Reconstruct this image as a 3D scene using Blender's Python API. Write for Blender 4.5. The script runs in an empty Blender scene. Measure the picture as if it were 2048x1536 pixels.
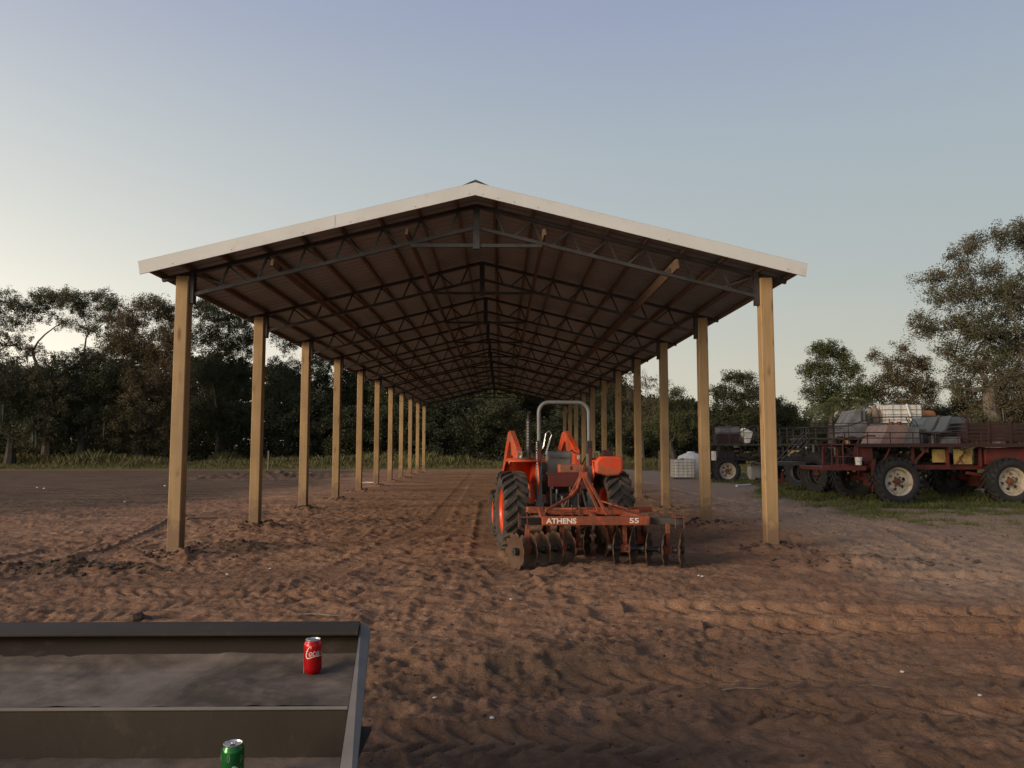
import bpy, math, random
import numpy as np
from mathutils import Vector, Matrix, Euler
R = math.radians
S = bpy.context.scene
COL = S.collection

# ---------------------------------------------------------------- camera
FPX = 1538.0
cam_d = bpy.data.cameras.new("camera"); cam = bpy.data.objects.new("camera", cam_d); COL.objects.link(cam)
cam.location = (0, 0, 1.57)
cam.rotation_euler = (R(90 + 4.6), 0, R(-0.86))
cam_d.sensor_width = 36; cam_d.lens = 36 * FPX / 2048
cam_d.clip_start = 0.05; cam_d.clip_end = 6000
S.camera = cam
CM = Euler(cam.rotation_euler).to_matrix()
def at(px, py, Y):
    d = CM @ Vector(((px - 1024) / FPX, -(py - 768) / FPX, -1))
    return Vector((0, 0, 1.57)) + d * (Y / d.y)

# ---------------------------------------------------------------- sky, sun, exposure
SUN_AZ = R(-108)      # from +Y towards -X : the afterglow sits left of the frame, a little behind it
SUN_EL = R(5)
w = bpy.data.worlds.new("World"); S.world = w; w.use_nodes = True
nt = w.node_tree; nt.nodes.clear()
out = nt.nodes.new("ShaderNodeOutputWorld"); bg = nt.nodes.new("ShaderNodeBackground")
sky = nt.nodes.new("ShaderNodeTexSky"); sky.sky_type = 'NISHITA'; sky.sun_disc = False
sky.sun_elevation = SUN_EL; sky.sun_rotation = SUN_AZ
sky.air_density = 1.0; sky.dust_density = 2.0; sky.ozone_density = 2.0; sky.altitude = 0
tc = nt.nodes.new("ShaderNodeTexCoord"); sx_ = nt.nodes.new("ShaderNodeSeparateXYZ"); nt.links.new(tc.outputs['Generated'], sx_.inputs[0])
def _m(op, a, b=None):
    n = nt.nodes.new("ShaderNodeMath"); n.operation = op
    for i, v in enumerate((a, b)):
        if v is None: continue
        if isinstance(v, (int, float)): n.inputs[i].default_value = v
        else: nt.links.new(v, n.inputs[i])
    return n.outputs[0]
BGS = 0.15
# clear dusk sky: pale at the horizon, blue-lilac overhead, with a warm afterglow round the place where the sun went down
rp = nt.nodes.new("ShaderNodeValToRGB"); els = rp.color_ramp.elements
stops = [(0.0, (.55, .53, .44)), (.094, (.53, .53, .455)), (.208, (.45, .50, .485)), (.358, (.40, .47, .52)), (.50, (.325, .385, .53)), (.87, (.21, .26, .41)), (1.0, (.18, .22, .37))]
while len(els) < len(stops): els.new(.5)
for i, (q_, c_) in enumerate(stops): els[i].position = q_; els[i].color = (*c_, 1)
nt.links.new(_m('MAXIMUM', sx_.outputs['Z'], 0.0), rp.inputs[0])
az = _m('DIVIDE', _m('SUBTRACT', _m('ARCTAN2', sx_.outputs['X'], sx_.outputs['Y']), R(-105)), R(50))
ga = _m('EXPONENT', _m('MULTIPLY', _m('MULTIPLY', az, az), -.5))
ge = _m('EXPONENT', _m('DIVIDE', _m('MAXIMUM', _m('ARCSINE', sx_.outputs['Z']), 0.0), R(-13)))
gl = _m('MULTIPLY', _m('MULTIPLY', ga, ge), 3.1)
gc = nt.nodes.new("ShaderNodeVectorMath"); gc.operation = 'SCALE'; gc.inputs[0].default_value = (1.04, .872, .69); nt.links.new(gl, gc.inputs['Scale'])
ad = nt.nodes.new("ShaderNodeVectorMath"); ad.operation = 'ADD'; nt.links.new(rp.outputs[0], ad.inputs[0]); nt.links.new(gc.outputs[0], ad.inputs[1])
sc_ = nt.nodes.new("ShaderNodeVectorMath"); sc_.operation = 'SCALE'; sc_.inputs['Scale'].default_value = 1 / BGS; nt.links.new(ad.outputs[0], sc_.inputs[0])
tint = nt.nodes.new("ShaderNodeMix"); tint.data_type = 'RGBA'; tint.inputs[0].default_value = .9
# sky dimmed in the unseen east, so post faces turned there stay dark
da = _m('ARCCOSINE', _m('COSINE', _m('ADD', _m('ARCTAN2', sx_.outputs['X'], sx_.outputs['Y']), R(85))))
mr = nt.nodes.new("ShaderNodeMapRange"); mr.interpolation_type = 'SMOOTHSTEP'; nt.links.new(da, mr.inputs[0])
mr.inputs[1].default_value = R(122); mr.inputs[2].default_value = R(172); mr.inputs[3].default_value = 1; mr.inputs[4].default_value = .35
sc2 = nt.nodes.new("ShaderNodeVectorMath"); sc2.operation = 'SCALE'; nt.links.new(ad.outputs[0], sc2.inputs[0]); nt.links.new(mr.outputs[0], sc2.inputs['Scale']); nt.links.new(sc2.outputs[0], sc_.inputs[0])
nt.links.new(sky.outputs[0], tint.inputs[6]); nt.links.new(sc_.outputs[0], tint.inputs[7])
nt.links.new(tint.outputs[2], bg.inputs[0]); bg.inputs[1].default_value = BGS
nt.links.new(bg.outputs[0], out.inputs[0])
sd = bpy.data.lights.new("sun", 'SUN'); sd.energy = 2.9; sd.angle = R(22); sd.color = (1.0, 0.76, 0.53)
sun = bpy.data.objects.new("sun", sd); COL.objects.link(sun)
_el = R(15); _az = R(-122)
_dir = Vector((math.sin(_az) * math.cos(_el), math.cos(_az) * math.cos(_el), math.sin(_el)))
sun.rotation_euler = _dir.to_track_quat('Z', 'Y').to_euler()
S.view_settings.view_transform = 'Standard'; S.view_settings.look = 'None'
S.view_settings.gamma = 1; S.view_settings.exposure = 0.0

# ---------------------------------------------------------------- helpers
class MB:
    def __init__(s): s.v = []; s.f = []
    def add(s, vs, fs):
        o = len(s.v); s.v.extend([tuple(v) for v in vs]); s.f.extend([tuple(i + o for i in f) for f in fs]); return s
    def box(s, c, d, rot=None):
        hx, hy, hz = d[0] / 2, d[1] / 2, d[2] / 2
        vs = [Vector((x, y, z)) for x in (-hx, hx) for y in (-hy, hy) for z in (-hz, hz)]
        if rot is not None:
            m = Euler(rot).to_matrix(); vs = [m @ v for v in vs]
        c = Vector(c); vs = [v + c for v in vs]
        return s.add(vs, [(0, 1, 3, 2), (4, 6, 7, 5), (0, 4, 5, 1), (2, 3, 7, 6), (0, 2, 6, 4), (1, 5, 7, 3)])
    def bar(s, p0, p1, w, h, up=(0, 0, 1)):
        p0 = Vector(p0); p1 = Vector(p1); t = (p1 - p0).normalized(); u = Vector(up)
        if abs(t.dot(u)) > .98: u = Vector((0, 1, 0))
        a = t.cross(u).normalized(); b = a.cross(t).normalized()
        vs = []
        for p in (p0, p1):
            for i, j in ((-1, -1), (1, -1), (1, 1), (-1, 1)): vs.append(p + a * (i * w / 2) + b * (j * h / 2))
        return s.add(vs, [(3, 2, 1, 0), (4, 5, 6, 7), (0, 1, 5, 4), (1, 2, 6, 5), (2, 3, 7, 6), (3, 0, 4, 7)])
    def tube(s, pts, r, n=8, r1=None, caps=True):
        pts = [Vector(p) for p in pts]; m = len(pts); vs = []; fs = []
        a = None
        for k, p in enumerate(pts):
            t = (pts[min(k + 1, m - 1)] - pts[max(k - 1, 0)]).normalized()
            if a is None:
                u = Vector((0, 0, 1)) if abs(t.z) < .9 else Vector((1, 0, 0))
                a = t.cross(u).normalized()
            else:
                a = (a - t * a.dot(t)).normalized()
            b = t.cross(a)
            if isinstance(r, (list, tuple)): rr = r[k]
            else: rr = r if r1 is None else r + (r1 - r) * k / (m - 1)
            for q in range(n):
                an = 2 * math.pi * q / n
                vs.append(p + a * (math.cos(an) * rr) + b * (math.sin(an) * rr))
        for k in range(m - 1):
            for q in range(n):
                fs.append((k * n + q, k * n + (q + 1) % n, (k + 1) * n + (q + 1) % n, (k + 1) * n + q))
        if caps:
            fs.append(tuple(range(n - 1, -1, -1))); fs.append(tuple((m - 1) * n + q for q in range(n)))
        return s.add(vs, fs)
    def lathe(s, prof, n=32, M=None, closed=False):
        # prof: (radius, height) around local Z
        vs = []; fs = []; m = len(prof)
        for k, (r, z) in enumerate(prof):
            for q in range(n):
                an = 2 * math.pi * q / n; vs.append(Vector((r * math.cos(an), r * math.sin(an), z)))
        for k in range(m - 1 + (1 if closed else 0)):
            k2 = (k + 1) % m
            for q in range(n): fs.append((k * n + q, k * n + (q + 1) % n, k2 * n + (q + 1) % n, k2 * n + q))
        if M is not None: vs = [M @ v for v in vs]
        return s.add(vs, fs)
    def prism(s, poly, d0, d1, axis='X'):
        # poly 2D extruded along axis; X:(y,z)  Y:(x,z)  Z:(x,y)
        n = len(poly); vs = []
        for d in (d0, d1):
            for a, b in poly:
                vs.append({'X': (d, a, b), 'Y': (a, d, b), 'Z': (a, b, d)}[axis])
        fs = [tuple(range(n - 1, -1, -1)), tuple(range(n, 2 * n))]
        for i in range(n): fs.append((i, (i + 1) % n, n + (i + 1) % n, n + i))
        return s.add(vs, fs)
    def xf(s, M):
        s.v = [tuple(M @ Vector(v)) for v in s.v]; return s
    def mesh(s, name, smooth=False):
        me = bpy.data.meshes.new(name); me.from_pydata(s.v, [], s.f); me.validate(); me.update()
        if smooth:
            me.polygons.foreach_set('use_smooth', [True] * len(me.polygons))
        return me

def fixn(me):
    import bmesh
    b = bmesh.new(); b.from_mesh(me); bmesh.ops.recalc_face_normals(b, faces=b.faces); b.to_mesh(me); b.free()

def obj(name, mb, m=None, parent=None, smooth=False, bevel=0, fix=True, loc=None, rot=None):
    me = mb.mesh(name, smooth) if isinstance(mb, MB) else mb
    if isinstance(mb, MB) and fix: fixn(me)
    if m is not None and not me.materials: me.materials.append(m)
    o = bpy.data.objects.new(name, me); COL.objects.link(o)
    if parent is not None: o.parent = parent
    if loc is not None: o.location = loc
    if rot is not None: o.rotation_euler = rot
    if smooth and isinstance(mb, MB):
        md = o.modifiers.new("edge", 'EDGE_SPLIT'); md.split_angle = R(38)
    if bevel:
        md = o.modifiers.new("bevel", 'BEVEL'); md.width = bevel; md.segments = 2; md.limit_method = 'ANGLE'; md.angle_limit = R(40)
    return o
def tag(o, label, cat, group=None, kind=None):
    o['label'] = label; o['category'] = cat
    if group: o['group'] = group
    if kind: o['kind'] = kind
    return o
def thing(name, label, cat, loc=(0, 0, 0), rz=0, group=None):
    o = bpy.data.objects.new(name, None); COL.objects.link(o); o.empty_display_size = .2
    o.location = loc; o.rotation_euler = (0, 0, rz)
    return tag(o, label, cat, group)
def kids(o): return [c for c in bpy.data.objects if c.parent is o]
def copy_tree(o, parent=None):
    c = o.copy(); COL.objects.link(c)
    if parent is not None: c.parent = parent
    for ch in kids(o): copy_tree(ch, c)
    return c

# ---------------------------------------------------------------- materials
def nd(t, typ, **kw):
    n = t.nodes.new(typ)
    for k, v in kw.items(): setattr(n, k, v)
    return n
def noise(t, vec, scale, detail=4, rough=.55, dist=0):
    n = nd(t, "ShaderNodeTexNoise"); n.inputs['Scale'].default_value = scale; n.inputs['Detail'].default_value = detail
    n.inputs['Roughness'].default_value = rough; n.inputs['Distortion'].default_value = dist
    t.links.new(vec, n.inputs['Vector']); return n.outputs['Fac']
def ramp(t, fac, stops):
    n = nd(t, "ShaderNodeValToRGB"); e = n.color_ramp.elements
    while len(e) < len(stops): e.new(.5)
    for i, (p, c) in enumerate(stops):
        e[i].position = p; e[i].color = (c, c, c, 1) if not hasattr(c, '__len__') else (*c, 1)
    t.links.new(fac, n.inputs[0]); return n.outputs[0]
def mixc(t, fac, a, b, mode='MIX'):
    n = nd(t, "ShaderNodeMix", data_type='RGBA', blend_type=mode)
    for inp, v in ((0, fac), (6, a), (7, b)):
        if isinstance(v, (int, float)): n.inputs[inp].default_value = v
        elif isinstance(v, tuple): n.inputs[inp].default_value = (*v, 1)
        else: t.links.new(v, n.inputs[inp])
    return n.outputs[2]
def coords(t, scale=(1, 1, 1), objrand=True):
    tc = nd(t, "ShaderNodeTexCoord"); mp = nd(t, "ShaderNodeMapping"); mp.inputs['Scale'].default_value = scale
    t.links.new(tc.outputs['Object'], mp.inputs['Vector'])
    if objrand:
        oi = nd(t, "ShaderNodeObjectInfo"); mu = nd(t, "ShaderNodeMath", operation='MULTIPLY'); mu.inputs[1].default_value = 37.0
        t.links.new(oi.outputs['Random'], mu.inputs[0]); t.links.new(mu.outputs[0], mp.inputs['Location'])
    return mp.outputs[0]
def mat(name, c1, c2=None, scale=4, rough=.6, metal=0, bump=.0, bscale=60, dirt=None, damt=.5, dscale=3, coat=0, spec=.5):
    m = bpy.data.materials.new(name); m.use_nodes = True; t = m.node_tree; p = t.nodes["Principled BSDF"]
    v = coords(t)
    c2 = c2 or tuple(x * .75 for x in c1)
    f = ramp(t, noise(t, v, scale, 6, .6), [(.35, 0.0), (.65, 1.0)])
    col = mixc(t, f, c1, c2)
    if dirt:
        k = ramp(t, noise(t, v, dscale, 8, .7, .4), [(max(0, .62 - .45 * damt), 0.0), (.80 - .35 * damt, 1.0)])
        col = mixc(t, k, col, dirt)
        rr = mixc(t, k, (rough,) * 3, (.9,) * 3); t.links.new(rr, p.inputs['Roughness'])
    else: p.inputs['Roughness'].default_value = rough
    t.links.new(col, p.inputs['Base Color']); p.inputs['Metallic'].default_value = metal
    p.inputs['Specular IOR Level'].default_value = spec
    if coat: p.inputs['Coat Weight'].default_value = coat
    if bump:
        b = nd(t, "ShaderNodeBump"); b.inputs['Strength'].default_value = bump; b.inputs['Distance'].default_value = .01
        t.links.new(noise(t, v, bscale, 5, .6), b.inputs['Height']); t.links.new(b.outputs[0], p.inputs['Normal'])
    return m
def wood(name, a, b, knot, axis=2, rough=.75):
    m = bpy.data.materials.new(name); m.use_nodes = True; t = m.node_tree; p = t.nodes["Principled BSDF"]
    sc = [14, 14, 14]; sc[axis] = .7
    v = coords(t, tuple(sc)); g = noise(t, v, 1.6, 6, .65, .6)
    col = mixc(t, ramp(t, g, [(.3, 0.0), (.7, 1.0)]), a, b)
    sb = [1, 1, 1]; sb[axis] = .9
    v2 = coords(t, tuple(sb))
    st = ramp(t, noise(t, v2, 1.7, 3, .5), [(.42, 0.0), (.75, 1.0)])
    col = mixc(t, st, col, tuple(x * .62 for x in a))
    sk = [7, 7, 7]; sk[axis] = 2.1
    vo = nd(t, "ShaderNodeTexVoronoi"); t.links.new(coords(t, tuple(sk)), vo.inputs['Vector']); vo.inputs['Scale'].default_value = 1.0
    kn = ramp(t, vo.outputs['Distance'], [(.0, 1.0), (.13, .75), (.3, 0.0)])
    km = ramp(t, noise(t, coords(t), 1.9, 2, .5), [(.47, 0.0), (.56, 1.0)]); kk = nd(t, 'ShaderNodeMath', operation='MULTIPLY'); t.links.new(kn, kk.inputs[0]); t.links.new(km, kk.inputs[1])
    col = mixc(t, kk.outputs[0], col, knot)
    oi = nd(t, "ShaderNodeObjectInfo"); col = mixc(t, ramp(t, oi.outputs['Random'], [(0, 0.0), (1, .75)]), col, (.92, .88, .80), 'MULTIPLY') if axis == 2 else col
    if axis == 2:     # weather stain in broad streaks and mud splashed on the foot
        s2 = ramp(t, noise(t, coords(t, (9, 9, .35)), 1.0, 4, .6), [(.5, 0.0), (.72, .6)]); col = mixc(t, s2, col, (.24, .165, .09))
        tc2 = nd(t, "ShaderNodeTexCoord"); sp = nd(t, "ShaderNodeSeparateXYZ"); t.links.new(tc2.outputs['Object'], sp.inputs[0])
        ml = nd(t, "ShaderNodeMath", operation='MULTIPLY_ADD'); t.links.new(noise(t, coords(t), 9, 5, .7), ml.inputs[0]); ml.inputs[1].default_value = -.7; t.links.new(sp.outputs['Z'], ml.inputs[2])
        col = mixc(t, ramp(t, ml.outputs[0], [(0.0, .8), (.22, 0.0)]), col, (.17, .105, .065))
    t.links.new(col, p.inputs['Base Color']); p.inputs['Roughness'].default_value = rough
    bm = nd(t, "ShaderNodeBump"); bm.inputs['Strength'].default_value = .35; bm.inputs['Distance'].default_value = .006
    t.links.new(g, bm.inputs['Height']); t.links.new(bm.outputs[0], p.inputs['Normal'])
    return m
M = {}
M['post'] = wood('treated_pine', (.40, .275, .14), (.31, .21, .10), (.13, .065, .03))
M['lumber'] = wood('sawn_lumber', (.16, .10, .062), (.12, .075, .047), (.18, .1, .06), axis=1)
M['truss'] = mat('truss_steel', (.055, .055, .055), (.032, .031, .030), rough=.5, metal=.3, dirt=(.07, .045, .03), damt=.15)
M['sheet'] = mat('roof_sheet', (.27, .30, .335), (.23, .26, .29), scale=.6, rough=.5, metal=.1)
M['fascia'] = mat('fascia_trim', (.60, .615, .60), (.54, .555, .54), scale=1.2, rough=.35, dirt=(.5, .45, .4), damt=.15)
M['cap'] = mat('ridge_cap', (.06, .06, .06), rough=.4)
M['orange'] = mat('orange_paint', (.72, .075, .014), (.62, .058, .012), rough=.38, dirt=(.24, .11, .06), damt=.38, coat=.3)
M['orange_dull'] = mat('faded_orange_paint', (.62, .11, .05), (.45, .08, .04), rough=.5, dirt=(.2, .1, .06), damt=.5)
M['harrow'] = mat('worn_red_paint', (.42, .075, .022), (.26, .046, .018), rough=.5, dirt=(.11, .048, .024), damt=.5, dscale=6)
M['disc'] = mat('rusty_disc_steel', (.11, .058, .032), (.065, .034, .02), scale=9, rough=.55, metal=.35, dirt=(.10, .06, .04), damt=.5, bump=.3)
M['rubber'] = mat('dusty_rubber', (.028, .026, .024), (.045, .038, .032), scale=5, rough=.85, dirt=(.09, .064, .046), damt=.36, dscale=7, bump=.2)
M['rubber_clean'] = mat('tyre_rubber', (.014, .014, .014), (.022, .020, .019), rough=.8, dirt=(.045, .035, .027), damt=.2)
M['dark'] = mat('greasy_black_steel', (.018, .018, .018), (.035, .03, .027), rough=.5, dirt=(.05, .035, .025), damt=.2)
M['grey'] = mat('grey_paint', (.17, .18, .17), (.135, .14, .135), rough=.45, dirt=(.16, .13, .1), damt=.3)
M['seat'] = mat('grey_seat_vinyl', (.21, .195, .175), (.16, .15, .135), rough=.6, bump=.15)
M['seatdark'] = mat('dark_seat_plastic', (.075, .08, .08), (.055, .06, .06), rough=.5)
M['chrome'] = mat('bright_metal', (.75, .75, .74), rough=.22, metal=.9)
M['white'] = mat('white_plastic', (.74, .73, .69), (.66, .64, .59), rough=.45, dirt=(.4, .34, .25), damt=.25)
M['white_paint'] = mat('white_lettering', (.74, .68, .62), (.6, .52, .46), rough=.6, dirt=(.28, .10, .06), damt=.12, dscale=28)
M['red'] = mat('weathered_red_paint', (.15, .016, .011), (.10, .013, .010), rough=.5, dirt=(.065, .025, .018), damt=.45)
M['maroon'] = mat('maroon_paint', (.045, .015, .013), (.032, .012, .011), rough=.7, dirt=(.035, .018, .014), damt=.5)
M['pink'] = mat('chalky_pink_panel', (.24, .17, .145), (.17, .11, .095), rough=.6, dirt=(.2, .12, .1), damt=.3)
M['yellow'] = mat('yellow_panel', (.50, .36, .10), (.42, .30, .10), rough=.55, dirt=(.2, .12, .05), damt=.35)
M['buggygrey'] = mat('grey_aluminium', (.16, .165, .17), (.10, .105, .11), rough=.55, dirt=(.09, .08, .07), damt=.4)
M['olive'] = mat('dark_olive_steel', (.05, .05, .042), (.035, .035, .03), rough=.6)
M['wheelrim'] = mat('yellowed_rim', (.50, .465, .40), (.42, .36, .25), scale=3, rough=.45, dirt=(.22, .12, .06), damt=.3, dscale=5)
M['rust'] = mat('rust', (.16, .055, .025), (.09, .035, .02), rough=.85, bump=.4)
M['tank'] = mat('orange_tank', (.42, .17, .045), (.33, .12, .035), rough=.5)
M['cloth'] = mat('tan_cloth', (.26, .20, .15), (.18, .14, .1), rough=.9)
M['teal'] = mat('blue_grey_plastic', (.08, .095, .10), (.06, .072, .076), rough=.5)
M['bucket'] = mat('bare_dark_steel', (.046, .038, .030), (.034, .028, .022), scale=1.2, rough=.7, spec=.2, dirt=(.075, .06, .047), damt=.15, dscale=9, bump=.1)
M['dust'] = mat('dusty_steel_floor', (.23, .185, .15), (.16, .13, .105), scale=3, rough=.9, spec=.2, dirt=(.075, .06, .046), damt=.5, dscale=2.2, bump=.15, bscale=120)
M['tandust'] = mat('tan_dust', (.30, .21, .13), (.22, .15, .095), scale=20, rough=1, bump=.4)
M['rimsteel'] = mat('worn_grey_steel', (.20, .185, .165), (.15, .14, .125), rough=.7, spec=.25, dirt=(.2, .17, .14), damt=.3)
M['canred'] = mat('red_can_paint', (.48, .003, .008), (.43, .002, .007), rough=.3, metal=.45, coat=.2)
M['cangreen'] = mat('green_can_paint', (.012, .17, .035), (.008, .13, .028), rough=.25, metal=.5, coat=.4)
M['canmark'] = mat('can_print', (.75, .68, .6), rough=.4)
M['candim'] = mat('can_small_print', (.30, .33, .25), rough=.4)
M['alu'] = mat('aluminium_lid', (.78, .77, .75), rough=.25, metal=.9)
M['hole'] = mat('dark_inside', (.006, .006, .006), rough=.9)
M['litter'] = mat('pale_litter', (.7, .68, .64), (.5, .47, .42), rough=.7)
M['fencewood'] = mat('weathered_fence_wood', (.2, .165, .12), rough=.9)
M['bark'] = mat('bark', (.06, .05, .042), (.04, .034, .028), scale=3, rough=.95, bump=.5, bscale=9)
M['palebark'] = mat('pale_bark', (.17, .145, .12), (.11, .095, .08), scale=3, rough=.95)
M['moss'] = mat('spanish_moss', (.15, .16, .125), (.11, .115, .09), rough=1)
M['soil'] = mat('dark_dug_soil', (.085, .058, .043), (.05, .035, .027), scale=7, rough=1, bump=.6, bscale=50)

def leafmat(name, a, b, c, scale=.28, trans=.15):
    m = bpy.data.materials.new(name); m.use_nodes = True; t = m.node_tree; p = t.nodes["Principled BSDF"]
    v = coords(t); f = noise(t, v, scale, 3, .6); f2 = noise(t, v, scale * 9, 3, .6)
    col = mixc(t, ramp(t, f, [(.42, 0.0), (.60, 1.0)]), a, b)
    col = mixc(t, ramp(t, f2, [(.45, 0.0), (.68, 1.0)]), col, c)
    t.links.new(col, p.inputs['Base Color']); p.inputs['Roughness'].default_value = .65; p.inputs['Specular IOR Level'].default_value = .25
    tr = nd(t, "ShaderNodeBsdfTranslucent"); t.links.new(col, tr.inputs[0]); mx = nd(t, "ShaderNodeMixShader"); mx.inputs[0].default_value = trans
    t.links.new(p.outputs[0], mx.inputs[1]); t.links.new(tr.outputs[0], mx.inputs[2])
    t.links.new(mx.outputs[0], t.nodes["Material Output"].inputs[0]); return m
M['leaf_oak'] = leafmat('oak_leaves', (.075, .078, .040), (.10, .082, .050), (.12, .115, .065))
M['leaf_brown'] = leafmat('brownish_leaves', (.105, .085, .045), (.13, .092, .055), (.085, .082, .042))
M['leaf_dark'] = leafmat('dark_leaves', (.040, .050, .024), (.055, .058, .03), (.07, .075, .038))
M['leaf_green'] = leafmat('green_leaves', (.058, .075, .028), (.075, .082, .034), (.095, .10, .045))
M['leaf_palm'] = leafmat('palm_leaves', (.07, .085, .03), (.10, .085, .035), (.085, .10, .035))
M['dead_palm'] = mat('dead_palm_boots', (.30, .15, .04), (.2, .1, .035), rough=.9, bump=.4)
M['grass_tall'] = leafmat('tall_weeds', (.115, .115, .042), (.15, .125, .055), (.085, .09, .034), .5)
M['grass_short'] = leafmat('short_grass', (.095, .115, .032), (.13, .13, .046), (.07, .085, .025), .7)

# ---------------------------------------------------------------- noise on numpy arrays
def _h(ix, iy, seed):
    n = (ix.astype(np.int64) * 374761393 + iy.astype(np.int64) * 668265263 + seed * 1442695041) & 0xffffffff
    n = ((n ^ (n >> 13)) * 1274126177) & 0xffffffff
    n = (n ^ (n >> 16)) & 0xffffffff
    return n / 4294967295.0
def vn(x, y, seed=0):
    ix = np.floor(x); iy = np.floor(y); fx = x - ix; fy = y - iy
    fx = fx * fx * (3 - 2 * fx); fy = fy * fy * (3 - 2 * fy)
    a = _h(ix, iy, seed); b = _h(ix + 1, iy, seed); c = _h(ix, iy + 1, seed); d = _h(ix + 1, iy + 1, seed)
    return a + (b - a) * fx + (c - a) * fy + (a - b - c + d) * fx * fy
def fbm(x, y, o=4, seed=0, g=.5):
    s = 0; a = 1; t = 0
    for k in range(o):
        s = s + a * (vn(x, y, seed + k * 17) - .5); t += a; a *= g; x = x * 2.03 + 11.3; y = y * 2.03 - 7.7
    return s / t
def worley(x, y, seed=0):
    ix = np.floor(x); iy = np.floor(y); d = np.full(x.shape, 9.0)
    for i in (-1, 0, 1):
        for j in (-1, 0, 1):
            cx = ix + i + _h(ix + i, iy + j, seed); cy = iy + j + _h(ix + i, iy + j, seed + 5)
            d = np.minimum(d, (x - cx) ** 2 + (y - cy) ** 2)
    return np.sqrt(d)
def sstep(a, b, x):
    t = np.clip((x - a) / (b - a), 0, 1); return t * t * (3 - 2 * t)

# ---------------------------------------------------------------- shed layout (needed by the ground for its soil heaps)
XC = -.37; HW = 4.39; SP = 3.66; Y0 = 11.5; NP = 11
POSTS = [(XC + s * HW, Y0 + SP * i) for i in range(NP) for s in (-1, 1)]

# ---------------------------------------------------------------- ground
def seg_track(x, y, pts, width, pitch, depth, lug=.5):
    """tractor tyre print along a polyline: sunken band with chevron lug marks"""
    h = np.zeros_like(x); along0 = 0; ms = np.zeros_like(x)
    for (ax, ay), (bx, by) in zip(pts[:-1], pts[1:]):
        L = math.hypot(bx - ax, by - ay); tx, ty = (bx - ax) / L, (by - ay) / L
        s = (x - ax) * tx + (y - ay) * ty; c = -(x - ax) * ty + (y - ay) * tx
        m = (s > 0) & (s <= L) & (np.abs(c) < width * .75)
        sm = s[m] + along0; cm = c[m]
        e = 1 - sstep(width * .42, width * .62, np.abs(cm))
        ph = (sm + np.abs(cm) * .9 + (cm > 0) * pitch * .5) / pitch
        l = np.sin(ph * 2 * np.pi); l = sstep(.0, .8, l)
        rim = np.exp(-((np.abs(cm) - width * .58) / (width * .12)) ** 2)
        fade = sstep(0, .4, s[m]) * (1 - sstep(L - .4, L, s[m])) if len(pts) == 2 else 1
        wob = 1.5 * vn(sm * 1.9, cm * 3, 91)
        ms[m] = np.maximum(ms[m], e * fade)
        h[m] += (-depth * .5 * e - depth * 1.25 * l * e * wob + depth * .7 * rim) * fade
        along0 += L
    return h, ms
TRACKS = [
    ([(-1.0, 4.30), (1.9, 4.10)], .40, .19, .024),
    ([(1.2, 4.75), (4.6, 4.5)], .38, .19, .03),
    ([(-9, 7.4), (-4.5, 8.6), (-1.0, 8.2)], .36, .19, .025),
    ([(1.8, 6.9), (4.5, 6.45), (9.5, 6.5)], .45, .24, .06),
    ([(1.2, 7.6), (4.5, 7.25), (10, 7.6)], .45, .24, .05),
    ([(.4, 5.4), (4.0, 5.3), (9.5, 4.9)], .42, .21, .022),
    ([(-.35, 22), (-.25, 14), (-.2, 11.2), (.3, 8.6)], .42, .24, .02),
    ([(1.5, 50), (1.55, 14.5)], .42, .24, .015),
    ([(-1.6, 50), (-1.35, 16), (-2.2, 9), (-4.4, 6.3)], .4, .22, .011),
    ([(-9.5, 5.2), (-6.2, 9.0), (-6.0, 12.2), (-7.2, 18)], .32, .10, .03),
    ([(-9.5, 6.2), (-6.9, 9.4), (-6.9, 12.2)], .3, .10, .025),
    ([(4.5, 9.4), (9, 8.6), (16, 9.5)], .5, .26, .05),
    ([(6.3, 11), (7.2, 14), (6.6, 20), (6, 34)], .45, .24, .03),
]
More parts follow.
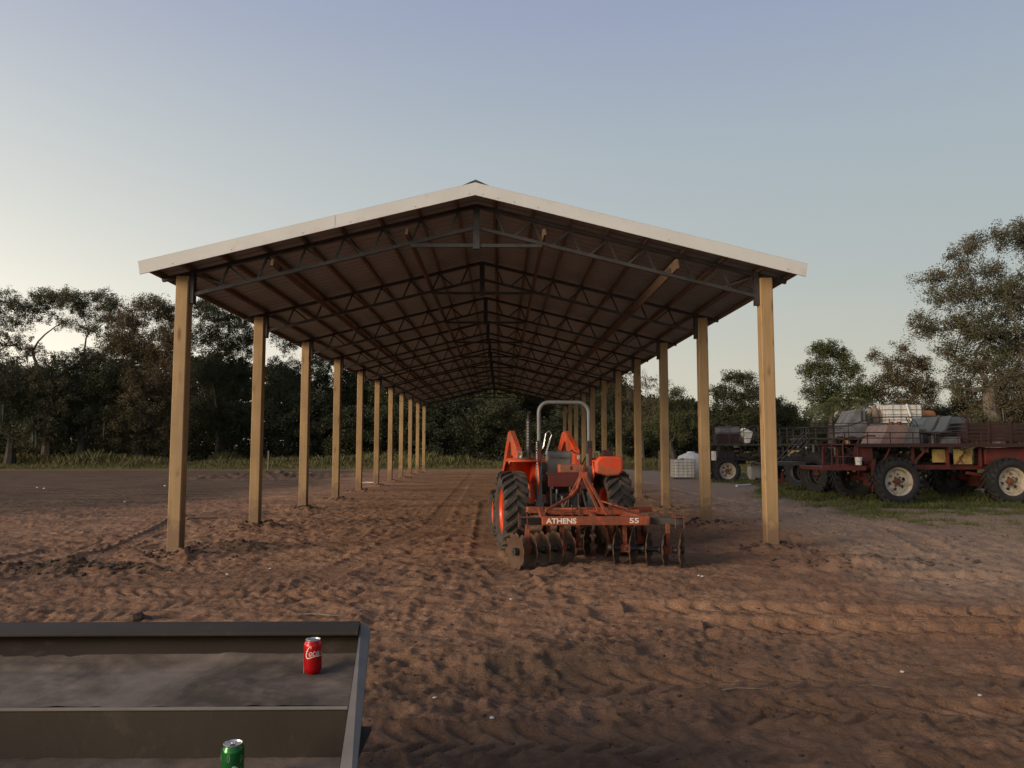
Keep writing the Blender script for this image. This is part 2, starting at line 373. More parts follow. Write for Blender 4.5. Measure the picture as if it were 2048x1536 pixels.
def ground_h(x, y):
    d = np.hypot(x, y)
    near = 1 - sstep(16, 34, y)
    fade = 1 - sstep(40, 90, y)
    h = .16 * fbm(x * .16, y * .16, 2, 3) * sstep(3, 14, d) + .05 * fbm(x * .8, y * .8, 3, 5)
    big = h.copy(); rough = .35 + 1.1 * vn(x * .33 + 4, y * .33, 8)
    # churned, wind-dried soil: ridged folds, clods and foot-sized dents
    r1 = 1 - np.abs(fbm(x * 1.9 + .7 * fbm(x, y, 2, 77), y * 2.6, 3, 21)) * 4
    h += .026 * rough * near * (r1 - .5)
    r2 = 1 - np.abs(fbm(x * 5.2, y * 6.8, 2, 31)) * 4
    h += .021 * rough * near * (r2 - .5)
    r3 = 1 - np.abs(fbm(x * 12 + 2 * fbm(x * 3, y * 3, 2, 9), y * 19, 2, 35)) * 4
    h += .013 * near * (.5 + rough * .5) * (r3 - .5)
    wv = worley(x * 2.4 + fbm(x * 2, y * 2, 2, 3), y * 2.4, 41)
    h -= .030 * rough * near * (1 - sstep(.12, .42, wv)) * (vn(x * .6, y * .6, 44) > .42)
    wc = worley(x * 8.5, y * 8.5, 51); h += .016 * near * (1 - sstep(.1, .5, wc)) * sstep(.5, .75, vn(x * 1.1, y * 1.1, 55))
    wc = worley(x * 21, y * 21, 61); h += .007 * near * (1 - sstep(.1, .5, wc)) * sstep(.35, .7, vn(x * 2.1, y * 2.1, 65))
    h += .012 * fbm(x * 11, y * 13, 3, 71) * near
    tr_ = [seg_track(x, y, pts, wd, pi, dp) for pts, wd, pi, dp in TRACKS]; mk = tr_[0][1]
    for a_ in tr_: mk = np.maximum(mk, a_[1])
    h = big + (h - big) * (1 - .75 * mk)
    for a_ in tr_: h = h + a_[0]
    for i, (px, py) in enumerate(POSTS):
        g = np.exp(-(((x - px - .05) / .42) ** 2 + ((y - py + .02) / .38) ** 2))
        h += g * (.085 + .10 * (vn(x * 9, y * 9, 83) - .3) )
    # scraped-up spoil beside the first posts, and a low berm far left
    for cx, cy, sx, sy, a in ((-5.6, 10.3, .9, .28, .12), (-4.15, 12.6, .45, .25, .10), (4.75, 10.2, .7, .3, .12), (-11.5, 38, 4, 1.6, .28), (2.6, 9.0, 1.4, .5, .05), (.35, 6.0, 1.0, .35, .07)):
        g = np.exp(-(((x - cx) / sx) ** 2 + ((y - cy) / sy) ** 2)); h += g * a * (.45 + 1.1 * vn(x * 5, y * 6, 87))
    h += .25 * np.exp(-((x - .4) ** 2 / 1.3 + (y - 5.2) ** 2 / .25)) * (-.28)
    g = np.exp(-(((x - 1.0) / .85) ** 2 + ((y - 13.5) / 3.0) ** 2)); h *= 1 - .5 * g
    return h * fade
ys = [-80, -30, -12, -5, -2, 0, .9]
y = 1.5
while y < 62: ys.append(y); y *= 1.0050
while y < 4000: ys.append(y); y *= 1.10
ys = np.array(ys); NC = 860
u = np.concatenate([[-30, -8, -4, -2, -1.35], np.linspace(-1, 1, NC), [1.35, 2, 4, 8, 30]])
YY, UU = np.meshgrid(ys, u, indexing='ij')
XX = UU * (0.82 * np.maximum(YY, 1.0) + 2.0) + .03 * YY * 0
ZZ = ground_h(XX.ravel(), YY.ravel()).reshape(XX.shape)
ZZ[YY < 1.0] = 0
nr, nc = XX.shape
co = np.stack([XX, YY, ZZ], -1).reshape(-1, 3).astype(np.float32)
idx = np.arange(nr * nc).reshape(nr, nc)
q = np.stack([idx[:-1, :-1], idx[:-1, 1:], idx[1:, 1:], idx[1:, :-1]], -1).reshape(-1, 4)
def np_mesh(name, co, quads, smooth=True):
    me = bpy.data.meshes.new(name); nf, k = quads.shape
    me.vertices.add(len(co)); me.vertices.foreach_set('co', co.astype(np.float32).ravel())
    me.loops.add(nf * k); me.loops.foreach_set('vertex_index', quads.astype(np.int32).ravel())
    me.polygons.add(nf); me.polygons.foreach_set('loop_start', np.arange(0, nf * k, k, dtype=np.int32))
    me.polygons.foreach_set('loop_total', np.full(nf, k, dtype=np.int32))
    me.polygons.foreach_set('use_smooth', np.full(nf, smooth))
    me.update(calc_edges=True); return me
gm = np_mesh("ground", co, q)
X = XX.ravel(); Yv = YY.ravel()
wob = 3.0 * fbm(X * .25, Yv * .25, 4, 101) + .8 * fbm(X * 1.5, Yv * 1.5, 3, 107)
# grass: far strip beyond the yard, and the right-hand verge under the buggies
edge_r = 9.0 + np.interp(Yv, [0, 6, 9, 12, 16, 22, 30, 45, 60], [8, 5.0, 1.6, -.1, -1.2, -1.0, 0, 0, -3])
g_far = sstep(50, 53.5, Yv + wob * 1.2 + .05 * np.abs(X))
g_r = sstep(0, 1.1, X - edge_r + wob * 1.1) * sstep(8.0, 11, Yv + wob)
pat = sstep(.50, .66, vn(X * .9, Yv * .9, 121) * .6 + vn(X * 3.3, Yv * 3.3, 123) * .4)
grass = np.maximum(g_far, g_r * (.15 + .85 * pat) )
sand = sstep(0, 1.6, X - 3.4 - .05 * Yv + wob * .7) * sstep(7.0, 9.5, Yv + wob * .6) * (1 - .5 * g_far)
damp_and_dark = sstep(17, 24, Yv + wob - .35 * (X + 6)) * sstep(0, 3, -X - 5.2 - .03 * Yv + wob) * (1 - g_far)
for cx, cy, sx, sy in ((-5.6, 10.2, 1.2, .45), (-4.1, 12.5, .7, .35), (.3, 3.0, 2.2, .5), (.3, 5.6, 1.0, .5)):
    damp_and_dark = np.maximum(damp_and_dark, .8 * np.exp(-(((X - cx) / sx) ** 2 + ((Yv - cy) / sy) ** 2)) * (.5 + vn(X * 4, Yv * 4, 133)))
damp_and_dark = np.maximum(damp_and_dark, (1 - sstep(3.6, 8.5, Yv + wob * .8)) * sstep(.30, .62, vn(X * 1.7, Yv * 2.3, 141) * .6 + vn(X * 5, Yv * 7, 143) * .4) * .5)  # nearest soil also made darker in noisy patches, fading out with distance
for nm, arr in (('grass', grass), ('sand', sand), ('damp_and_dark', damp_and_dark)):
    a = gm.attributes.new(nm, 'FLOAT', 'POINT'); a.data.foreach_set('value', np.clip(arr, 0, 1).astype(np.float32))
m = bpy.data.materials.new("dirt"); m.use_nodes = True; t = m.node_tree; p = t.nodes["Principled BSDF"]
v = coords(t, objrand=False)
def attr(n):
    a = nd(t, "ShaderNodeAttribute"); a.attribute_name = n; return a.outputs['Fac']
c = mixc(t, ramp(t, noise(t, v, .55, 5, .6), [(.36, 0.0), (.64, 1.0)]), (.35, .20, .122), (.46, .275, .172))
c = mixc(t, ramp(t, noise(t, v, 3.1, 6, .65), [(.42, 0.0), (.66, 1.0)]), c, (.26, .142, .085))
c = mixc(t, ramp(t, noise(t, v, 26, 5, .7), [(.5, 0.0), (.75, .6)]), c, (.50, .32, .20))
stv = coords(t, (.10, .75, 1), False); c = mixc(t, ramp(t, noise(t, stv, 1.0, 6, .62, .4), [(.44, 0.0), (.62, .55)]), c, (.20, .122, .082))
c = mixc(t, attr('sand'), c, mixc(t, noise(t, v, 2.2, 6, .65), (.42, .30, .215), (.33, .23, .165)))
c = mixc(t, attr('damp_and_dark'), c, mixc(t, ramp(t, noise(t, coords(t, (.35, 2.2, 1), False), 1.0, 7, .65, .3), [(.36, 0.0), (.62, 1.0)]), (.085, .058, .038), (.185, .122, .08)))
gcol = mixc(t, ramp(t, noise(t, v, 1.3, 5, .65), [(.4, 0.0), (.62, 1.0)]), (.12, .13, .04), (.17, .14, .06))
gm_f = nd(t, "ShaderNodeMath", operation='MULTIPLY'); t.links.new(attr('grass'), gm_f.inputs[0])
t.links.new(ramp(t, noise(t, v, 9, 6, .7), [(.3, .35), (.6, 1.0)]), gm_f.inputs[1])
c = mixc(t, gm_f.outputs[0], c, gcol)
t.links.new(c, p.inputs['Base Color']); p.inputs['Roughness'].default_value = .95; p.inputs['Specular IOR Level'].default_value = .15
b1 = nd(t, "ShaderNodeBump"); b1.inputs['Strength'].default_value = 1.0; b1.inputs['Distance'].default_value = .03
hsum = nd(t, "ShaderNodeMath", operation='ADD'); vs_ = coords(t, (1, 1.7, 1), False); rdg = nd(t, 'ShaderNodeMath', operation='ABSOLUTE'); rs = nd(t, 'ShaderNodeMath', operation='SUBTRACT'); t.links.new(noise(t, vs_, 7, 8, .68, .6), rs.inputs[0]); rs.inputs[1].default_value = .5; t.links.new(rs.outputs[0], rdg.inputs[0]); rm_ = nd(t, 'ShaderNodeMath', operation='MULTIPLY'); t.links.new(rdg.outputs[0], rm_.inputs[0]); rm_.inputs[1].default_value = -3.0; t.links.new(rm_.outputs[0], hsum.inputs[0]); t.links.new(noise(t, v, 38, 8, .75), hsum.inputs[1])
t.links.new(hsum.outputs[0], b1.inputs['Height']); t.links.new(b1.outputs[0], p.inputs['Normal'])
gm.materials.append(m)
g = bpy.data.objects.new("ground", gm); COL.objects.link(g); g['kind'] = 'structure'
g['label'] = 'churned brown dirt yard with tyre tracks and grassy verges'; g['category'] = 'ground'
def gh(x, y): return float(ground_h(np.array([x], float), np.array([y], float))[0])

# ---------------------------------------------------------------- pole shed
SLOPE = .246; CH0 = 4.17                       # top-chord height at the post centre
def zch(dx): return CH0 + SLOPE * (HW - abs(dx))   # chord top as a function of distance from the ridge
shed = thing('pole_shed', 'long open pole shed with a white edged gable roof over wooden posts and steel trusses', 'shed', (XC, Y0, 0))
pm = MB().box((0, 0, 2.0), (.19, .19, 4.22)); pme = pm.mesh('post'); fixn(pme); pme.materials.append(M['post'])
rnd = random.Random(4)
for i in range(NP):
    for s in (-1, 1):
        o = obj('post', pme, None, shed, loc=(s * HW, SP * i, 0), rot=(0, 0, R(rnd.uniform(-1.2, 1.2))))
        md = o.modifiers.new('b', 'BEVEL'); md.width = .012; md.segments = 1
NODES = [.28 + .575 * k for k in range(8)]
def truss_meshes():
    D = .365
    a = MB()
    for s in (-1, 1):
        a.bar((s * .0, 0, zch(0) - .03), (s * (HW + .33), 0, zch(HW + .33) - .03), .07, .055)
        a.bar((s * .05, .0, zch(.05) - D), (s * (HW - .12), .0, zch(HW - .12) - D), .06, .05)
        a.bar((s * (HW + .33), 0, zch(HW + .33) - .04), (s * (HW + .08), 0, zch(HW) - .085), .05, .035)
    ws = {-1: MB(), 1: MB()}
    for s in (-1, 1):
        w_ = ws[s]
        for k, x in enumerate(NODES):
            if x > HW - .3: continue
            for dx in (.14, -.27):
                xb = x + dx
                if xb < .06 or xb > HW - .13: continue
                w_.bar((s * x, .0, zch(x) - .055), (s * xb, .0, zch(xb) - D + .02), .028, .028, (0, 1, 0))
        w_.bar((s * (HW - .14), 0, zch(HW - .14) - .06), (s * (HW - .62), 0, zch(HW - .62) - D + .02), .028, .028, (0, 1, 0))
    k_ = MB().box((0, -.0, zch(0) - .37), (.10, .09, .66))
    t_ = MB().bar((-1.0, -.002, zch(1.0) - D - .035), (1.0, -.002, zch(1.0) - D - .035), .055, .05)
    e_ = MB().box((HW - .13, 0, CH0 - .22), (.055, .12, .5)); e_.box((HW - .02, 0, CH0 - .052), (.2, .1, .012))
    return a, ws, k_, t_, e_
ta, tw, tk, tt, te = truss_meshes()
truss0 = obj('truss', ta, M['truss'], shed)
obj('web', tw[-1], M['truss'], truss0); obj('web', tw[1], M['truss'], truss0); obj('king_post', tk, M['truss'], truss0); obj('tie_beam', tt, M['truss'], truss0)
e1 = obj('end_plate', te, M['truss'], truss0)
e2 = e1.copy(); COL.objects.link(e2); e2.parent = truss0; e2.rotation_euler = (0, 0, math.pi)
for i in range(1, NP):
    c_ = truss0.copy(); COL.objects.link(c_); c_.parent = shed; c_.location = (0, SP * i, 0)
    for ch in kids(truss0):
        d_ = ch.copy(); COL.objects.link(d_); d_.parent = c_
YF = -.56; YB = SP * (NP - 1) + .56
EAVE = 4.77
def zroof(dx): return zch(dx) + .105
def sheet(s):
    m_ = MB(); prof = []
    yy = YF
    while yy < YB - .01:
        for f, h in ((0, 0), (.18, 0), (.19, .012), (.215, .012)):
            if yy + f <= YB: prof.append((yy + f, h))
        yy += .2286
    prof.append((YB, 0))
    xs = [0, 1.6, 3.2, EAVE]; n = len(prof)
    vs = [(s * x, y_, zroof(x) + h + dz) for dz in (0, -.004) for x in xs for (y_, h) in prof]
    fs = []
    L = len(xs)
    for d in range(2):
        for a in range(L - 1):
            for b in range(n - 1):
                o = d * L * n; f = (o + a * n + b, o + a * n + b + 1, o + (a + 1) * n + b + 1, o + (a + 1) * n + b); fs.append(f)
    for b in range(n - 1): fs.append(((L - 1) * n + b, (L - 1) * n + b + 1, L * n + (L - 1) * n + b + 1, L * n + (L - 1) * n + b))
    return m_.add(vs, fs)
for s in (-1, 1): obj('roof_sheet', sheet(s), M['sheet'], shed)
for s in (-1, 1):
    for x in NODES + [EAVE - .03]:
        mb_ = MB(); yy = YF + .06
        mb_.box((0, (YF + YB) / 2, 0), (.04, YB - YF - .1, .09))
        obj('purlin', mb_, M['lumber'], shed, loc=(s * x, 0, zch(x) + .049), rot=(0, s * math.atan(SLOPE), 0))
    for x, dy, tl in ((1.02, -.32, .22), (2.98, -.36, -.25)):
        mb_ = MB().box((0, (YB - .4 + dy) / 2, 0), (.04, YB - .4 - dy, .14 if (s > 0 and x > 2) else .09))
        obj('brace_board', mb_, M['lumber'], shed, loc=(s * x, 0, zch(x) - .365 + .10), rot=(0, -s * (.18 + .1 * tl), 0))
def fasc(s, x0, x1, off):
    m_ = MB(); th = .022
    vs = []
    for x in (x0, x1):
        for y_, z_ in ((YF - .03 - off, .03), (YF - .03 - off + th, .03), (YF - .03 - off + th, -.155), (YF - .03 - off, -.155)):
            vs.append((s * (x - (.03 if z_ < 0 and x > 4.6 else 0)), y_, zroof(x) + z_))
    m_.add(vs, [(0, 1, 2, 3), (7, 6, 5, 4), (0, 4, 5, 1), (1, 5, 6, 2), (2, 6, 7, 3), (3, 7, 4, 0)])
    m_.add([(s * x, y_, zroof(x) + .034 + dz) for x in (x0, x1) for y_ in (YF - .03 - off, YF + .12) for dz in (0, -.003)],
           [(0, 2, 6, 4), (1, 5, 7, 3), (0, 4, 5, 1), (2, 3, 7, 6), (0, 1, 3, 2), (4, 6, 7, 5)])
    return m_
for s, cuts in ((-1, (0, 2.02, 4.82)), (1, (0, .72, 4.82))):
    for k in range(len(cuts) - 1):
        fo_ = obj('fascia', fasc(s, cuts[k], cuts[k + 1] + (.05 if k < len(cuts) - 2 else 0), .004 * (k % 2) ), M['fascia'], shed, bevel=.003)
        for q_ in range(3):
            xq = cuts[k] + (cuts[k + 1] - cuts[k]) * (.10 + .38 * q_ + .07 * math.sin(q_ * 5 + k * 3 + s)); yq = YF - .03 - .004 * (k % 2)
            obj('screw', MB().tube([(s * xq, yq - .004, zroof(xq) - .12), (s * xq, yq + .004, zroof(xq) - .12)], .0065, 8), M['dark'], fo_)
rc = MB()
for s in (-1, 1): rc.add([(0, YF + .1, zroof(0) + .12), (s * .24, YF + .1, zroof(.24) + .07), (s * .24, YB, zroof(.24) + .07), (0, YB, zroof(0) + .12)], [(0, 1, 2, 3)])
rc.add([(0, YF + .1, zroof(0) + .12), (.24, YF + .1, zroof(.24) + .0), (-.24, YF + .1, zroof(.24) + .0)], [(0, 1, 2)])
obj('ridge_cap', rc, M['cap'], shed)

# dug soil heaped round the post feet
sr = random.Random(9); cl = MB()
ICO = [(0, 0, 1), (.894, 0, .447), (.276, .851, .447), (-.724, .526, .447), (-.724, -.526, .447), (.276, -.851, .447), (.724, .526, -.447), (-.276, .851, -.447), (-.894, 0, -.447), (-.276, -.851, -.447), (.724, -.526, -.447), (0, 0, -1)]
ICF = [(0, 1, 2), (0, 2, 3), (0, 3, 4), (0, 4, 5), (0, 5, 1), (1, 6, 2), (2, 7, 3), (3, 8, 4), (4, 9, 5), (5, 10, 1), (6, 7, 2), (7, 8, 3), (8, 9, 4), (9, 10, 5), (10, 6, 1), (11, 7, 6), (11, 8, 7), (11, 9, 8), (11, 10, 9), (11, 6, 10)]
def rock(mb_, c, r, rg, flat=.6):
    e = Euler((rg.uniform(0, 6), rg.uniform(0, 6), rg.uniform(0, 6))).to_matrix()
    vs = [e @ Vector(v) * (r * rg.uniform(.65, 1.2)) for v in ICO]
    mb_.add([(c[0] + v.x, c[1] + v.y, c[2] + v.z * flat) for v in vs], ICF)
for i, (px, py) in enumerate(POSTS):
    n = 75 if i < 4 else (45 if i < 10 else 14)
    for k in range(n):
        a = sr.uniform(0, 2 * math.pi); r = .13 + abs(sr.gauss(0, .30)); x_ = px + math.cos(a) * r * 1.25; y_ = py + math.sin(a) * r
        rock(cl, (x_, y_, gh(x_, y_) + .004), sr.uniform(.012, .045) * (1.3 if r < .4 else .8), sr)
for cx, cy, sx, sy, n in ((-5.6, 10.25, .8, .25, 170), (-4.15, 12.6, .45, .22, 80), (4.9, 10.25, .6, .22, 110), (-8.9, 8.3, 1.2, .3, 20)):
    for k in range(n):
        x_ = sr.gauss(cx, sx); y_ = sr.gauss(cy, sy); rock(cl, (x_, y_, gh(x_, y_) + .004), sr.uniform(.012, .05), sr)
for k in range(1500):
    y_ = 2.6 * (20 / 2.6) ** sr.random(); x_ = sr.uniform(-.8, .8) * y_
    rock(cl, (x_, y_, gh(x_, y_) + .002), sr.uniform(.004, .014) * (1 + y_ * .06), sr)
o = obj('loose_soil', cl, M['soil'], None, fix=False); tag(o, 'dark clods of dug soil scattered round the post feet and yard', 'soil', kind='stuff')

# ---------------------------------------------------------------- wheels
def tyre_mb(Rr, W, rr, nl=20, lug=.035, ang=.5):
    m_ = MB(); Rb = Rr - lug
    hw = W / 2
    prof = [(rr, -hw * .62), (rr + .02, -hw * .8), (rr + (Rb - rr) * .35, -hw * .97), (rr + (Rb - rr) * .65, -hw), (Rb - .05, -hw * .93), (Rb - .012, -hw * .78), (Rb, -hw * .4), (Rb + .004, 0)]
    prof = prof + [(a, -b) for a, b in reversed(prof[:-1])]
    m_.lathe(prof, 48)
    for k in range(nl):
        for s in (-1, 1):
            a0 = 2 * math.pi * (k + (.5 if s > 0 else 0)) / nl
            rows = []
            for f in (0, .35, .7, 1.0, 1.08):
                z = s * hw * min(f, 1.0) * .99; a = a0 + ang * 2 * math.pi / nl * 1.9 * min(f, 1.05)
                top = Rr - (0 if f < .9 else .012) if f <= 1 else Rb - .06
                bot = Rb - .03 - (.03 if f > .9 else 0) if f <= 1 else Rb - .1
                th = 2 * math.pi / nl * .17
                rows.append([(bot, a - th * 1.3, z), (top, a - th, z), (top, a + th, z), (bot, a + th * 1.3, z)])
            vs = [(r_ * math.cos(a_), r_ * math.sin(a_), z_) for row in rows for (r_, a_, z_) in row]
            fs = []
            for q_ in range(len(rows) - 1):
                for e in range(3): fs.append((q_ * 4 + e, q_ * 4 + e + 1, q_ * 4 + 5 + e, q_ * 4 + 4 + e))
            fs.append((0, 1, 2, 3)); fs.append(tuple(len(vs) - 4 + e for e in range(4)))
            m_.add(vs, fs)
    return m_
def disc_plate(r0, r1, z, holes, hr, hrad, nt_=96, n_r=14, ph=0):
    m_ = MB(); vs = []; fs = []
    for i in range(n_r + 1):
        r_ = r0 + (r1 - r0) * i / n_r
        for j in range(nt_): a = 2 * math.pi * j / nt_; vs.append((r_ * math.cos(a), r_ * math.sin(a), z))
    for i in range(n_r):
        rc_ = r0 + (r1 - r0) * (i + .5) / n_r
        for j in range(nt_):
            a = 2 * math.pi * (j + .5) / nt_; x_, y_ = rc_ * math.cos(a), rc_ * math.sin(a); skip = False
            for h in range(holes):
                b = 2 * math.pi * h / holes + ph
                if math.hypot(x_ - hrad * math.cos(b), y_ - hrad * math.sin(b)) < hr: skip = True
            if not skip: fs.append((i * nt_ + j, i * nt_ + (j + 1) % nt_, (i + 1) * nt_ + (j + 1) % nt_, (i + 1) * nt_ + j))
    return m_.add(vs, fs)
MX = Matrix.Rotation(R(90), 4, 'Y')     # local Z (wheel axis) -> X
MY = Matrix.Rotation(R(90), 4, 'X')     # local Z -> -Y
def wheel(parent, c, Rr, W, rr, M_ax, rimmat, tyremat, nl=20, lug=.035, holes=6, face=1, yaw=0, hubmat=None, dish=.3, hflip=1, name='wheel'):
    Mt = Matrix.Translation(Vector(c)) @ Matrix.Rotation(yaw, 4, 'Z') @ M_ax
    hb = MB().lathe([(.0, face * W * .30), (.07 * rr / .3, face * W * .30), (.075 * rr / .3, face * W * .26), (.12 * rr / .3, face * W * .20), (.12 * rr / .3, 0), (0, 0)], 16)
    if hubmat is not None: hb.v = [(x * .62, y_ * .62, z) for x, y_, z in hb.v]
    for k in range(6):
        a = k * math.pi / 3; rb = (.105 if hubmat is not None else .14) * rr / .3; p0 = Vector((rb * math.cos(a), rb * math.sin(a), face * W * .17)); p1 = Vector((rb * math.cos(a), rb * math.sin(a), face * W * .26)); hb.tube([p0, p1], .02 * rr / .3, 6)
    h_ = obj(name, hb.xf(Mt), hubmat or rimmat, parent, smooth=True)
    obj('tyre', tyre_mb(Rr, W, rr, nl, lug, hflip * .5).xf(Mt), tyremat, h_, smooth=True)
    z0 = face * W * dish
    rm = MB().lathe([(rr + .015, face * W * .40), (rr + .02, face * W * .37), (rr, face * W * .36), (rr * .96, face * W * .3), (rr * .90, face * W * .28), (rr * .90, face * W * .2), (rr * .86, z0 - face * .08), (rr * .86, -face * W * .3), (rr + .015, -face * W * .38)], 40)
    rm.lathe([(rr * .86, z0 - face * .075), (rr * .80, z0 - face * .065)], 40)
    dp = disc_plate(rr * .12, rr * .81, z0 - face * .065, holes, rr * .125, rr * .56, ph=.3); rm.add(dp.v, dp.f)
    obj('rim', rm.xf(Mt), rimmat, h_, smooth=True)
    return h_

# ---------------------------------------------------------------- tractor
tr = thing('tractor', 'small orange tractor with grey roll bar and loader arms parked under the shed', 'tractor', (.965, 12.0, 0), R(8))
for s in (-1, 1):
    wheel(tr, (s * .80, 0, .585), .60, .385, .34, MX, M['orange'], M['rubber'], 22, .04, 6, face=s, dish=.12, name='rear_wheel')
    wheel(tr, (s * .74, 1.85, .395), .405, .28, .21, MX, M['orange'], M['rubber'], 20, .025, 5, face=s, dish=.2, name='front_wheel')
ax = MB().tube([(-.72, 0, .6), (.72, 0, .6)], .085, 12); ax.box((0, 0, .62), (.42, .5, .46)); ax.box((0, .9, .62), (.34, 1.9, .34)); ax.tube([(-.66, 1.85, .4), (.66, 1.85, .4)], .06, 10); ax.box((0, -.28, .62), (.3, .12, .34))
ax.tube([(0, -.3, .55), (0, -.42, .55)], .05, 10)
obj('chassis', ax, M['dark'], tr, bevel=.01)
hd = MB().prism([(.85, .85), (.85, 1.26), (1.5, 1.24), (2.15, 1.12), (2.25, 1.0), (2.25, .62), (.95, .62)], -.25, .25, 'X')
obj('hood', hd, M['orange'], tr, bevel=.04)
gr = MB().box((0, 2.26, .85), (.36, .02, .4)); obj('grille', gr, M['dark'], tr)
ds = MB().prism([(.72, .8), (.66, 1.22), (.78, 1.30), (.9, 1.28), (.9, .8)], -.27, .27, 'X'); obj('dashboard', ds, M['dark'], tr, bevel=.02)
# fenders
def fender(s):
    m_ = MB(); n = 14; xi, xo = s * .43, s * .86
    a0, a1 = R(70), R(152)
    outer = []; Rf = .80
    for k in range(n + 1):
        a = a0 + (a1 - a0) * k / n
        flat = 1.0
        outer.append((-Rf * math.cos(a) * .80, .60 + Rf * math.sin(a) * .98))
    # rear lip hangs lower
    vs = []; 
    for (y_, z_) in outer:
        for x in (xi, xo): vs.append((x, y_, z_))
    fs = [(2 * k, 2 * k + 1, 2 * k + 3, 2 * k + 2) for k in range(len(outer) - 1)]
    m_.add(vs, fs)
    # inner side plate, tapering down to a point
    pl = [(xi - s * .004, y_, z_) for (y_, z_) in outer] + ([(xi - s * .02, .30, .66), (xi - s * .02, -.16, .80), (xi - s * .01, -.30, 1.08)] if s < 0 else [(xi - s * .01, .5, .95), (xi - s * .01, -.1, .92), (xi, -.28, 1.12)])
    m_.add(pl, [tuple(range(len(pl)))])
    # outer rolled lip
    vs = []
    for (y_, z_) in outer:
        d = Vector((y_, z_ - .6)).normalized(); vs.append((xo, y_, z_)); vs.append((xo + s * .012, y_ - d.x * .05, z_ - d.y * .05))
    m_.add(vs, fs)
    return m_
for s in (-1, 1):
    f_ = obj('fender', fender(s), M['orange'], tr, smooth=True)
    md = f_.modifiers.new('t', 'SOLIDIFY'); md.thickness = .008
    if s > 0:
        cp = MB().prism([(.425, 1.16), (.425, 1.34), (.50, 1.415), (.80, 1.41), (.86, 1.38), (.86, 1.19), (.80, 1.12), (.62, 1.11)], -.40, -.27, 'Y'); obj('fender_guard', cp, M['orange'], tr, bevel=.035)
        lb = MB().box((.66, -.2, 1.46), (.16, .1, .09)); obj('tail_lamp', lb, M['maroon'], tr, bevel=.01)
    gb = MB().tube([(s * .62, .1, 1.40), (s * .62, .12, 1.47), (s * .62, .4, 1.47), (s * .62, .45, 1.36)], .013, 8); obj('grab_rail', gb, M['grey'], tr, smooth=True)
# roll bar
def rops_pts(h0, h1, hw_, r):
    p_ = [(-hw_, -.12, h0)]
    for k in range(7):
        a = R(180 - 15 * k); p_.append((-hw_ + r + r * math.cos(a), -.12, h1 - r + r * math.sin(a)))
    for k in range(7):
        a = R(90 - 15 * k); p_.append((hw_ - r + r * math.cos(a), -.12, h1 - r + r * math.sin(a)))
    p_.append((hw_, -.12, h0)); return p_
rb = MB(); P_ = rops_pts(1.62, 2.24, .395, .16)
rb.tube(P_, .030, 12)
for s in (-1, 1): rb.box((s * .395, -.12, 1.02), (.075, .075, .92)); rb.box((s * .395, -.10, .62), (.12, .16, .2))
obj('roll_bar', rb, M['grey'], tr, smooth=True)
for s in (-1, 1):
    b_ = MB().box((s * .395, -.12, 1.55), (.085, .09, .2)); obj('roll_bar_hinge', b_, M['dark'], tr, bevel=.008)
    b_ = MB().box((s * .395 + s * .01, -.175, 1.40), (.055, .02, .26)); obj('reflector', b_, M['red'], tr, bevel=.004)
mr = MB().tube([(-.37, -.15, 1.5), (-.33, -.15, 1.58), (-.29, -.15, 1.76), (-.24, -.15, 1.80), (-.2, -.15, 1.74), (-.24, -.15, 1.64)], .010, 6); mr.bar((-.235, -.16, 1.66), (-.30, -.16, 1.44), .035, .02); obj('mirror_arm', mr, M['chrome'], tr)
ch = MB()
for k in range(12): ch.lathe([(.0, -.014), (.013, -.006), (.013, .006), (0, .014)], 8, Matrix.Translation((-.435, -.17, 1.62 - k * .035 + .01 * math.sin(k))))
obj('chain', ch, M['chrome'], tr)
# seat
st = MB().prism([(.10, 1.03), (.02, 1.10), (-.03, 1.50), (.03, 1.54), (.10, 1.50), (.16, 1.16), (.5, 1.14), (.52, 1.05)], -.20, .20, 'X')
st.xf(Matrix.Translation((-.05, 0, -.04))); so = obj('seat', st, M['seat'], tr); md = so.modifiers.new('b', 'BEVEL'); md.width = .07; md.segments = 5; md.limit_method = 'ANGLE'
sp_ = MB().box((-.05, -.052, 1.395), (.30, .012, .006)); sp_.box((-.03, -.055, 1.38), (.05, .01, .014)); obj('seat_seam', sp_, M['dark'], so)
sw = MB(); sw.lathe([(.17 + .012 * math.cos(a), .012 * math.sin(a)) for a in [R(45 * k) for k in range(8)]], 28, Matrix.Translation((0, .62, 1.42)) @ Matrix.Rotation(R(30), 4, 'X'), closed=True)
for k in range(3):
    a = R(90 + 120 * k); mm = Matrix.Translation((0, .62, 1.42)) @ Matrix.Rotation(R(30), 4, 'X'); sw.tube([mm @ Vector((0, 0, 0)), mm @ Vector((.17 * math.cos(a), .17 * math.sin(a), 0))], .009, 6)
sw.tube([(0, .62, 1.42), (0, .76, 1.22)], .018, 8)
obj('steering_wheel', sw, M['dark'], tr, smooth=True)
